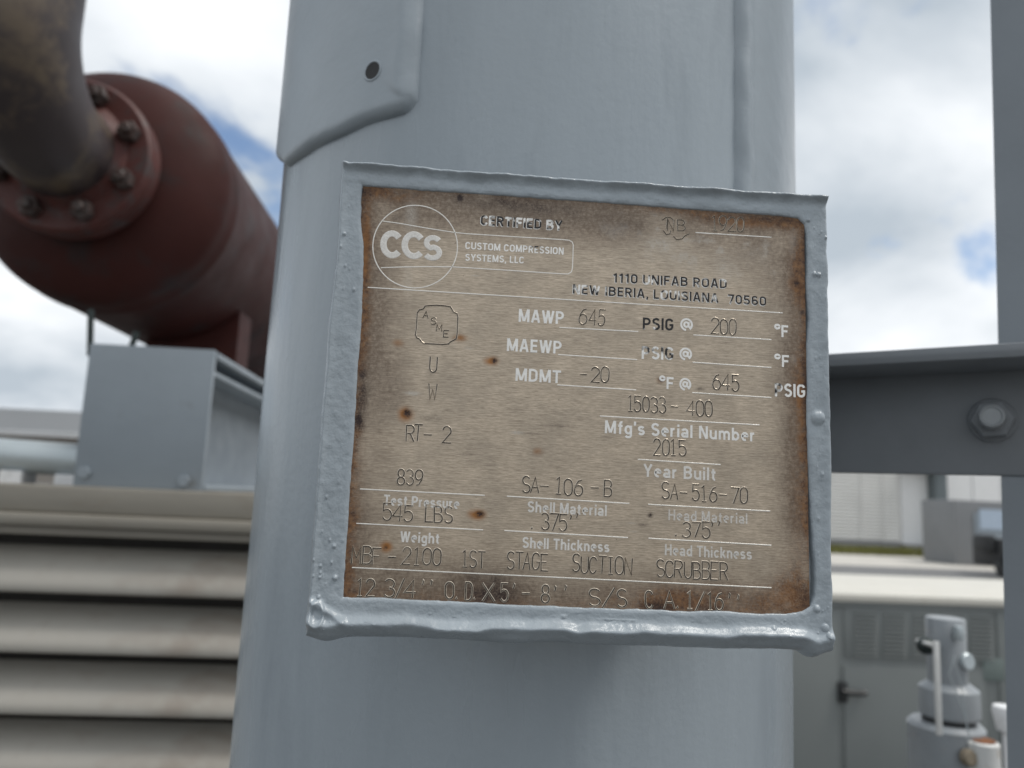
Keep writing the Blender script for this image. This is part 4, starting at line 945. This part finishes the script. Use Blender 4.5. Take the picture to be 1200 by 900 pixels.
# ------------------------------------------------------------------ tan louvred enclosure
CY = 1.46
hz_top = zb
lx0, lx1 = at(-330, 700, CY).x, at(420, 700, CY).x
enc = thing('louvred_enclosure', 'tan metal enclosure with wide horizontal louvre slats at lower left', 'enclosure', ((lx0 + lx1) / 2, CY + 0.4, 0.0))
zh1 = at(145, 604, CY).z; zh2 = at(145, 628, CY).z
b = MB(); b.box((lx0, CY, zh1), (lx1, CY + 0.20, hz_top), b=0.006); b.build('header', m_tan, enc, True, 40)
b = MB(); b.box((lx0, CY - 0.012, zh2 + 0.012), (lx1, CY + 0.03, zh1 - 0.001), b=0.008); b.build('header_lip', m_tan, enc, True, 40)
b = MB(); b.box((lx0, CY + 0.004, zh2 - 0.004), (lx1, CY + 0.05, zh2 + 0.011), b=0.003); b.build('header_lip', m_tan, enc, True, 40)
b = MB(); b.box((lx0, CY + 0.16, 0.01), (lx1, CY + 0.18, zh1 - 0.002)); b.build('gap_shade_panel', m_dark, enc)  # dark sheet that paints the shade seen between the slats
b = MB(); b.box((lx0, CY + 0.201, 0.006), (lx1, CY + 0.9, hz_top - 0.004), b=0.004); b.build('casing', m_tan, enc, True)
pitch = (at(145, 695, CY).z - at(145, 911, CY).z) / 3
z = at(145, 698, CY).z
sl_me = None; ks = 0
while z > 0.12:
    if sl_me is None:
        m2 = MB()
        L_ = lx1 - lx0 - 0.02; sec = []
        # slat section: steep face, rolled lower edge
        hs = pitch * 1.02
        curve = [(0.004, 0.0), (-0.003, 0.003), (-0.005, 0.009)] + [(-0.004 + 0.074 * (k / 9) ** 1.9, 0.012 + (hs * 0.74 - 0.012) * k / 9) for k in range(1, 10)]
        sec = curve + [(yy + 0.004, z_ - 0.003) for yy, z_ in reversed(curve[2:])]
        nsx = 24; vs = []
        for i in range(nsx + 1):
            for (yy, z_) in sec: vs.append(((i / nsx - 0.5) * L_, yy, z_))
        K = len(sec); fs = [(i * K + k, (i + 1) * K + k, (i + 1) * K + (k + 1) % K, i * K + (k + 1) % K) for i in range(nsx) for k in range(K)]
        fs += [tuple(range(K)), tuple(nsx * K + k for k in range(K))[::-1]]
        m2.add(vs, fs); so = m2.build('slat', m_slat, None, True, 40); sl_me = so.data
    else:
        so = bpy.data.objects.new('slat', sl_me); col.objects.link(so)
    so.parent = enc
    so.location = (random.uniform(-.002, .002), CY - enc.location.y + random.uniform(-.002, .002), z - enc.location.z)
    so.rotation_euler = (random.uniform(-.01, .01), random.uniform(-.0012, .0012), 0)
    z -= pitch; ks += 1
for xx in (lx0, lx1):
    b = MB(); b.box((xx - 0.04, CY - 0.002, 0.0), (xx + 0.04 - 0.031, CY + 0.15, zh2 - 0.005), b=0.003); b.build('frame_upright', m_tan, enc, True)

# pale pipe on the enclosure, further shed roof behind it
PYY = 1.66
p0, p1 = at(-160, 521, PYY), at(95, 540, PYY)
pipe = thing('pipe', 'pale galvanised pipe lying beside the grey end plate', 'pipe', ((p0.x + p1.x) / 2, PYY, hz_top))
b = MB(); b.tube([p0, p0 + (p1 - p0) * 0.5, p1, p1 + Vector((0.06, 0.0, -0.0))], 0.034, 28); b.build('pipe_run', m_galv, pipe, True, 50)
for fx in (0.30, 0.72, 0.97):
    c = p0 + (p1 - p0) * fx; b = MB(); b.box((c.x - 0.022, PYY - 0.03, hz_top - 0.003), (c.x + 0.022, PYY + 0.03, c.z - 0.030), b=0.003); b.build('pipe_support', m_white if fx > .5 else m_plate, pipe)
s0, s1 = at(-700, 480, 26.0), at(420, 480, 26.0); ze = at(40, 480, 26.0).z; zl = at(40, 505, 26.0).z
shed = thing('open_shed', 'far low shed with pale grey metal roof edge on the left', 'shed', ((s0.x + s1.x) / 2, 28, 0))
b = MB(); b.add([(s0.x, 26, zl), (s1.x, 26, zl), (s1.x, 26, ze), (s0.x, 26, ze), (s0.x, 34, zl + 0.6), (s1.x, 34, zl + 0.6), (s1.x, 34, ze + 0.25), (s0.x, 34, ze + 0.25)], [(0, 1, 2, 3), (4, 7, 6, 5), (3, 2, 6, 7), (0, 4, 5, 1), (0, 3, 7, 4), (1, 5, 6, 2)])
b.build('roof', m_roof, shed)
b = MB(); b.box((s0.x, 26.1, zl - 0.16), (s1.x, 26.16, zl - 0.01)); b.build('gutter', m_white, shed)
b = MB(); b.box((s0.x + 0.1, 26.6, 0.0), (s1.x - 0.1, 33.8, zl - 0.02)); b.build('wall', m_shed, shed)

# ------------------------------------------------------------------ grey cabinet on the right
KY = 4.6
kz = at(1080, 699, KY).z; kx0, kx1 = at(760, 800, KY).x, at(1560, 800, KY).x
zfl = 0.006
cab = thing('equipment_cabinet', 'grey metal equipment cabinet with cream top and slotted vents', 'cabinet', ((kx0 + kx1) / 2, KY + 0.6, zfl))
b = MB(); b.box((kx0, KY, zfl), (kx1, KY + 1.35, kz - 0.045), b=0.006); b.build('body', m_cab, cab, True)
b = MB(); b.box((kx0 - 0.03, KY - 0.03, kz - 0.044), (kx1 + 0.03, KY + 1.42, kz + 0.004), b=0.012); b.build('top', m_cream, cab, True)
b = MB(); b.box((kx0 - 0.012, KY - 0.016, kz - 0.075), (kx1 + 0.012, KY - 0.002, kz - 0.046), b=0.003); b.build('top_rail', m_cab, cab, True)
def kp(px, py): p = at(px, py, KY); return p.x, p.z
def panel(x0, y0, x1, y1, name='door', pr_=0.010, m=m_cab):
    a = kp(x0, y0); c = kp(x1, y1); b = MB(); b.box((min(a[0], c[0]), KY - pr_, min(a[1], c[1])), (max(a[0], c[0]), KY - 0.001, max(a[1], c[1])), b=0.004); return b.build(name, m, cab, True)
panel(850, 716, 984, 985); d2 = panel(987.5, 779, 1162, 985); panel(1166, 716, 1300, 985)
panel(987.5, 710, 1162, 775, 'vent_panel', 0.008)
for gx in (1000, 1034, 1068, 1102, 1136):
    b = MB()
    for j in range(11):
        a = kp(gx, 716 + j * 5.0 + (gx - 1000) * 0.03); c = kp(gx + 26, 718.2 + j * 5.0 + (gx - 1000) * 0.03)
        b.add([(a[0], KY - 0.009, c[1]), (c[0], KY - 0.009, c[1]), (c[0], KY - 0.020, c[1]), (a[0], KY - 0.020, c[1]), (a[0], KY - 0.009, a[1]), (c[0], KY - 0.009, a[1])], [(0, 1, 2, 3), (3, 2, 5, 4), (0, 3, 4), (1, 5, 2)])
    b.build('vent_slats', m_cab, cab)
a = kp(984, 800); c = kp(990, 818); b = MB(); b.box((a[0] - 0.02, KY - 0.03, c[1] - 0.02), (c[0] + 0.005, KY - 0.0105, a[1] + 0.012), b=0.008)
b.tube([(a[0], KY - 0.035, (a[1] + c[1]) / 2), (a[0] + 0.09, KY - 0.045, (a[1] + c[1]) / 2 - 0.005), (a[0] + 0.14, KY - 0.04, (a[1] + c[1]) / 2 - 0.004)], 0.016, 10)
b.build('handle', m_black, cab, True)
panel(1150, 771, 1176, 798, 'sticker', 0.0125, paint('faded_green', (0.165, 0.20, 0.188), 0.5))

# ------------------------------------------------------------------ relief valve in front of the cabinet
RY = 1.0
def rx(px, py): return at(px, py, RY)
rb = rx(1112, 860); vx = rb.x
valve = thing('relief_valve', 'pale grey relief valve with white lever in front of the cabinet', 'valve', (vx, RY, 0.006))
def zpx(py): return at(1112, py, RY).z
px1 = RY / FPX
vtop = zpx(724)
b = MB(); b.lathe([(0.055, 0.006), (0.055, zpx(960)), (0.045, zpx(958)), (0.045, zpx(872)), (0.0455, zpx(850)), (0.041, zpx(845))], (vx - 0.004, RY, 0), n=40); b.build('body', m_valve, valve, True, 40)
b = MB(); b.lathe([(0.031, zpx(849)), (0.031, zpx(838))], (vx, RY, 0), n=32); b.build('gap_shade_ring', m_black, valve, True)  # black ring painting the shade of the gap below the bonnet
b = MB(); b.lathe([(0.0340, zpx(839)), (0.0358, zpx(836)), (0.0358, zpx(808)), (0.0352, zpx(806)), (0.0250, zpx(799))], (vx + 0.002, RY, 0), n=40); b.build('bonnet', m_valve, valve, True, 22)
b = MB(); b.lathe([(0.0236, zpx(800)), (0.0236, vtop - 0.0016), (0.0224, vtop)], (vx + 0.001, RY, 0), n=40); b.build('cap', m_valve, valve, True, 40)
p = at(1086, 757, RY - 0.024) + Vector((0, 0.012, 0)); b = MB(); b.lathe([(0.0001, -0.011)] + [(0.0125 * math.cos(a), 0.0105 * math.sin(a)) for a in np.linspace(-1.4, 1.4, 9)] + [(0.0001, 0.011)], p + Vector((0, -0.012, 0)), (0, 0, 1), 20); b.build('knob', m_rod, valve, True, 60)
p = at(1123, 742, RY - 0.03); b = MB(); b.box((p.x - 0.0045, RY - 0.036, p.z - 0.009), (p.x + 0.0045, RY - 0.024, p.z + 0.009), b=0.003); b.build('wing_tab', m_galv, valve, True)
p = at(1134, 776, RY - 0.026); b = MB(); b.lathe([(0.0108, 0.0), (0.0108, 0.004), (0.009, 0.006)], p + Vector((0, 0.004, 0)), (0.25, -1, 0.1), 20); b.build('seal_disc', m_galv, valve, True)
yl = RY - 0.056; a, c = at(1098, 752, yl), at(1102, 862, yl)
b = MB(); b.box((a.x - 0.0035, yl, c.z), (a.x + 0.0035, yl + 0.004, a.z), b=0.001); b.tube([(a.x, yl + 0.003, a.z - 0.006), (a.x, RY - 0.015, a.z - 0.006)], 0.0025, 10); b.build('lever', m_valvew, valve, True)
for q in ([(1119, 768), (1112, 790), (1128, 830), (1137, 862), (1146, 880)], [(1117, 770), (1126, 800), (1132, 840), (1134, 868)]):
    b = MB(); b.tube([at(x_, y_, RY - 0.055) for x_, y_ in q], 0.0006, 6); b.build('seal_wire', m_galv, valve, True)
p = at(1134, 888, RY - 0.05) + Vector((0, 0.0, 0)); p.y = RY; b = MB(); b.lathe([(0.010, 0.0), (0.010, 0.006), (0.008, 0.009), (0.004, 0.0092)], p + Vector((0, -0.048, 0)), (0.1, -1, 0.15), 20); b.build('tag_seal', m_brass, valve, True)
p = at(1151, 868, RY - 0.045); b = MB(); b.lathe([(0.019, 0.006), (0.019, p.z - 0.002), (0.0165, p.z)], (p.x, RY - 0.045, 0), n=28); st = b.build('stub', m_valvew, valve, True, 40)
b = MB(); b.lathe([(0.0150, p.z - 0.001), (0.0145, p.z + 0.0015), (0.008, p.z + 0.002), (0.0001, p.z + 0.001)], (p.x, RY - 0.045, 0), n=28, caps=False); sub(b, 'rusted_end', m_rust, st, True)
# small white cap beside the post
p = at(1179, 848, 1.2); cap = MB(); cap.lathe([(0.006, 0.006), (0.006, p.z - 0.012), (0.013, p.z - 0.010), (0.019, p.z + 0.02), (0.017, p.z + 0.026)], (p.x, 1.2, 0), n=24)
co = cap.build('vent_pipe', m_white, None, True, 40, org=(p.x, 1.2, 0.0)); tag(co, 'slim white vent pipe half hidden behind the right hand post', 'pipe')

# ------------------------------------------------------------------ far buildings on the right
FYY = 38.0
def fp(px, py, Y=FYY): q = at(px, py, Y); return q.x, q.z
x0, _ = fp(880, 600); x1, _ = fp(1054, 600)
bld = thing('ribbed_building', 'far pale grey building clad in fine horizontal ribs behind the grass', 'building', ((x0 + x1) / 2, FYY + 4, 0))
top = fp(1000, 520)[1]
b = MB(); b.box((x0, FYY + 0.08, 0.0), (x1, FYY + 8, top)); b.build('wall', m_offw, bld)
b = MB(); z = 0.35
rp = 4.05 / FPX * FYY
while z < top - rp:
    b.add([(x0, FYY + 0.078, z), (x1, FYY + 0.078, z), (x1, FYY, z + rp * 0.42), (x0, FYY, z + rp * 0.42), (x0, FYY + 0.078, z + rp * 0.7), (x1, FYY + 0.078, z + rp * 0.7)], [(0, 1, 3 - 1, 3), (3, 2, 5, 4)]); z += rp
b.build('cladding_ribs', m_offw, bld)['kind'] = 'stuff'
b = MB(); b.box((x0, FYY - 0.05, 0.0), (x1, FYY + 0.07, 0.34)); b.build('plinth', m_unit, bld)
for sx in (1010, 1036):
    q = fp(sx, 600)[0]; b = MB(); b.box((q - 0.03, FYY - 0.03, 0.345), (q + 0.03, FYY + 0.0, top)); b.build('seam_strip', m_offw, bld)
x2, x3 = fp(1055, 600)[0], fp(1113, 600)[0]
ent = thing('entrance_block', 'bright doorway bay with dark slate column between the far pale walls', 'building', ((x2 + x3) / 2, FYY + 3, 0))
b = MB(); b.box((x2 + 0.02, FYY + 0.4, 0), (x3, FYY + 6, top - 0.3)); b.build('wall', m_offw, ent)
q0, q1 = fp(1061, 620), fp(1091, 556); b = MB(); b.box((q0[0], FYY + 0.34, 0.25), (q1[0], FYY + 0.399, q1[1]), b=0.02); b.build('door', m_white, ent)
q0, q1 = fp(1093, 600), fp(1107, 600); b = MB(); b.box((q0[0], FYY - 0.3, 0.0), (q1[0], FYY + 0.39, top - 0.31)); b.build('column', m_slate, ent)
q0 = fp(1056, 560); b = MB(); b.box((q0[0] + 0.03, FYY - 0.6, top - 1.1), (q1[0], FYY + 0.39, top - 0.85)); b.build('canopy', m_unit, ent)
q0, q1 = fp(1056, 637), fp(1106, 622); b = MB(); b.box((q0[0] + 0.03, FYY - 0.45, 0.0), (fp(1092, 600)[0], FYY + 0.33, 0.24)); b.build('step', m_unit, ent)
x4, x5 = fp(1113.5, 600)[0], fp(1420, 600)[0]
wh = thing('white_building', 'far white panelled building beside the dark slate column', 'building', ((x4 + x5) / 2, FYY + 4, 0))
b = MB(); b.box((x4, FYY + 0.55, 0), (x5, FYY + 8, top)); b.build('wall', m_white, wh)
for sx in range(1114, 1400, 34):
    q0, q1 = fp(sx + 1, 600)[0], fp(sx + 33, 600)[0]; b = MB(); b.box((q0, FYY + 0.48, 0.2), (q1, FYY + 0.549, top - 0.5), b=0.02); b.build('wall_panel', m_white, wh)
UY = 27.0
q0, q1 = fp(1121, 660, UY), fp(1215, 590, UY)
unit = thing('service_unit', 'boxy grey service unit standing before the far white building', 'unit', ((q0[0] + q1[0]) / 2, UY + 1, 0.005))
b = MB(); b.box((q0[0], UY, 0.006), (q1[0], UY + 2.0, q1[1]), b=0.04); b.build('housing', m_unit, unit, True)
q2, q3 = fp(1143, 655, UY), fp(1200, 600, UY); b = MB(); b.box((q2[0], UY - 0.06, q2[1] + 0.05), (q3[0], UY - 0.002, q3[1] - 0.1), b=0.02); b.build('front_panel', m_plate, unit, True)
q2, q3 = fp(1147, 620, UY), fp(1176, 598, UY); b = MB(); b.box((q2[0], UY - 0.09, q2[1]), (q3[0], UY - 0.062, q3[1]), b=0.02); b.build('sheen_panel', m_sheen, unit)  # pale blue colour paints a sheen on the front panel
MY = 22.0
q0, q1 = fp(1161, 676, MY), fp(1230, 626, MY)
mach = thing('dark_machine', 'low black machine half hidden by the right hand post', 'machine', ((q0[0] + q1[0]) / 2, MY + 0.6, 0.006))
b = MB(); b.box((q0[0] + 0.3, MY, 0.3), (q1[0], MY + 1.2, q1[1] - 0.2), b=0.06); b.build('body', m_black, mach, True)
b = MB(); b.box((q0[0], MY + 0.1, q1[1] - 0.6), (q0[0] + 0.299, MY + 0.7, q1[1] - 0.1), b=0.06); b.build('snout', m_black, mach, True)
for wx in (q0[0] + 0.55, q1[0] - 0.3):
    b = MB(); b.lathe([(0.29, 0.0), (0.30, 0.03), (0.30, 0.15), (0.29, 0.18)], (wx, MY + 0.18, 0.306), (0, -1, 0), 24); b.build('wheel', m_black, mach, True)
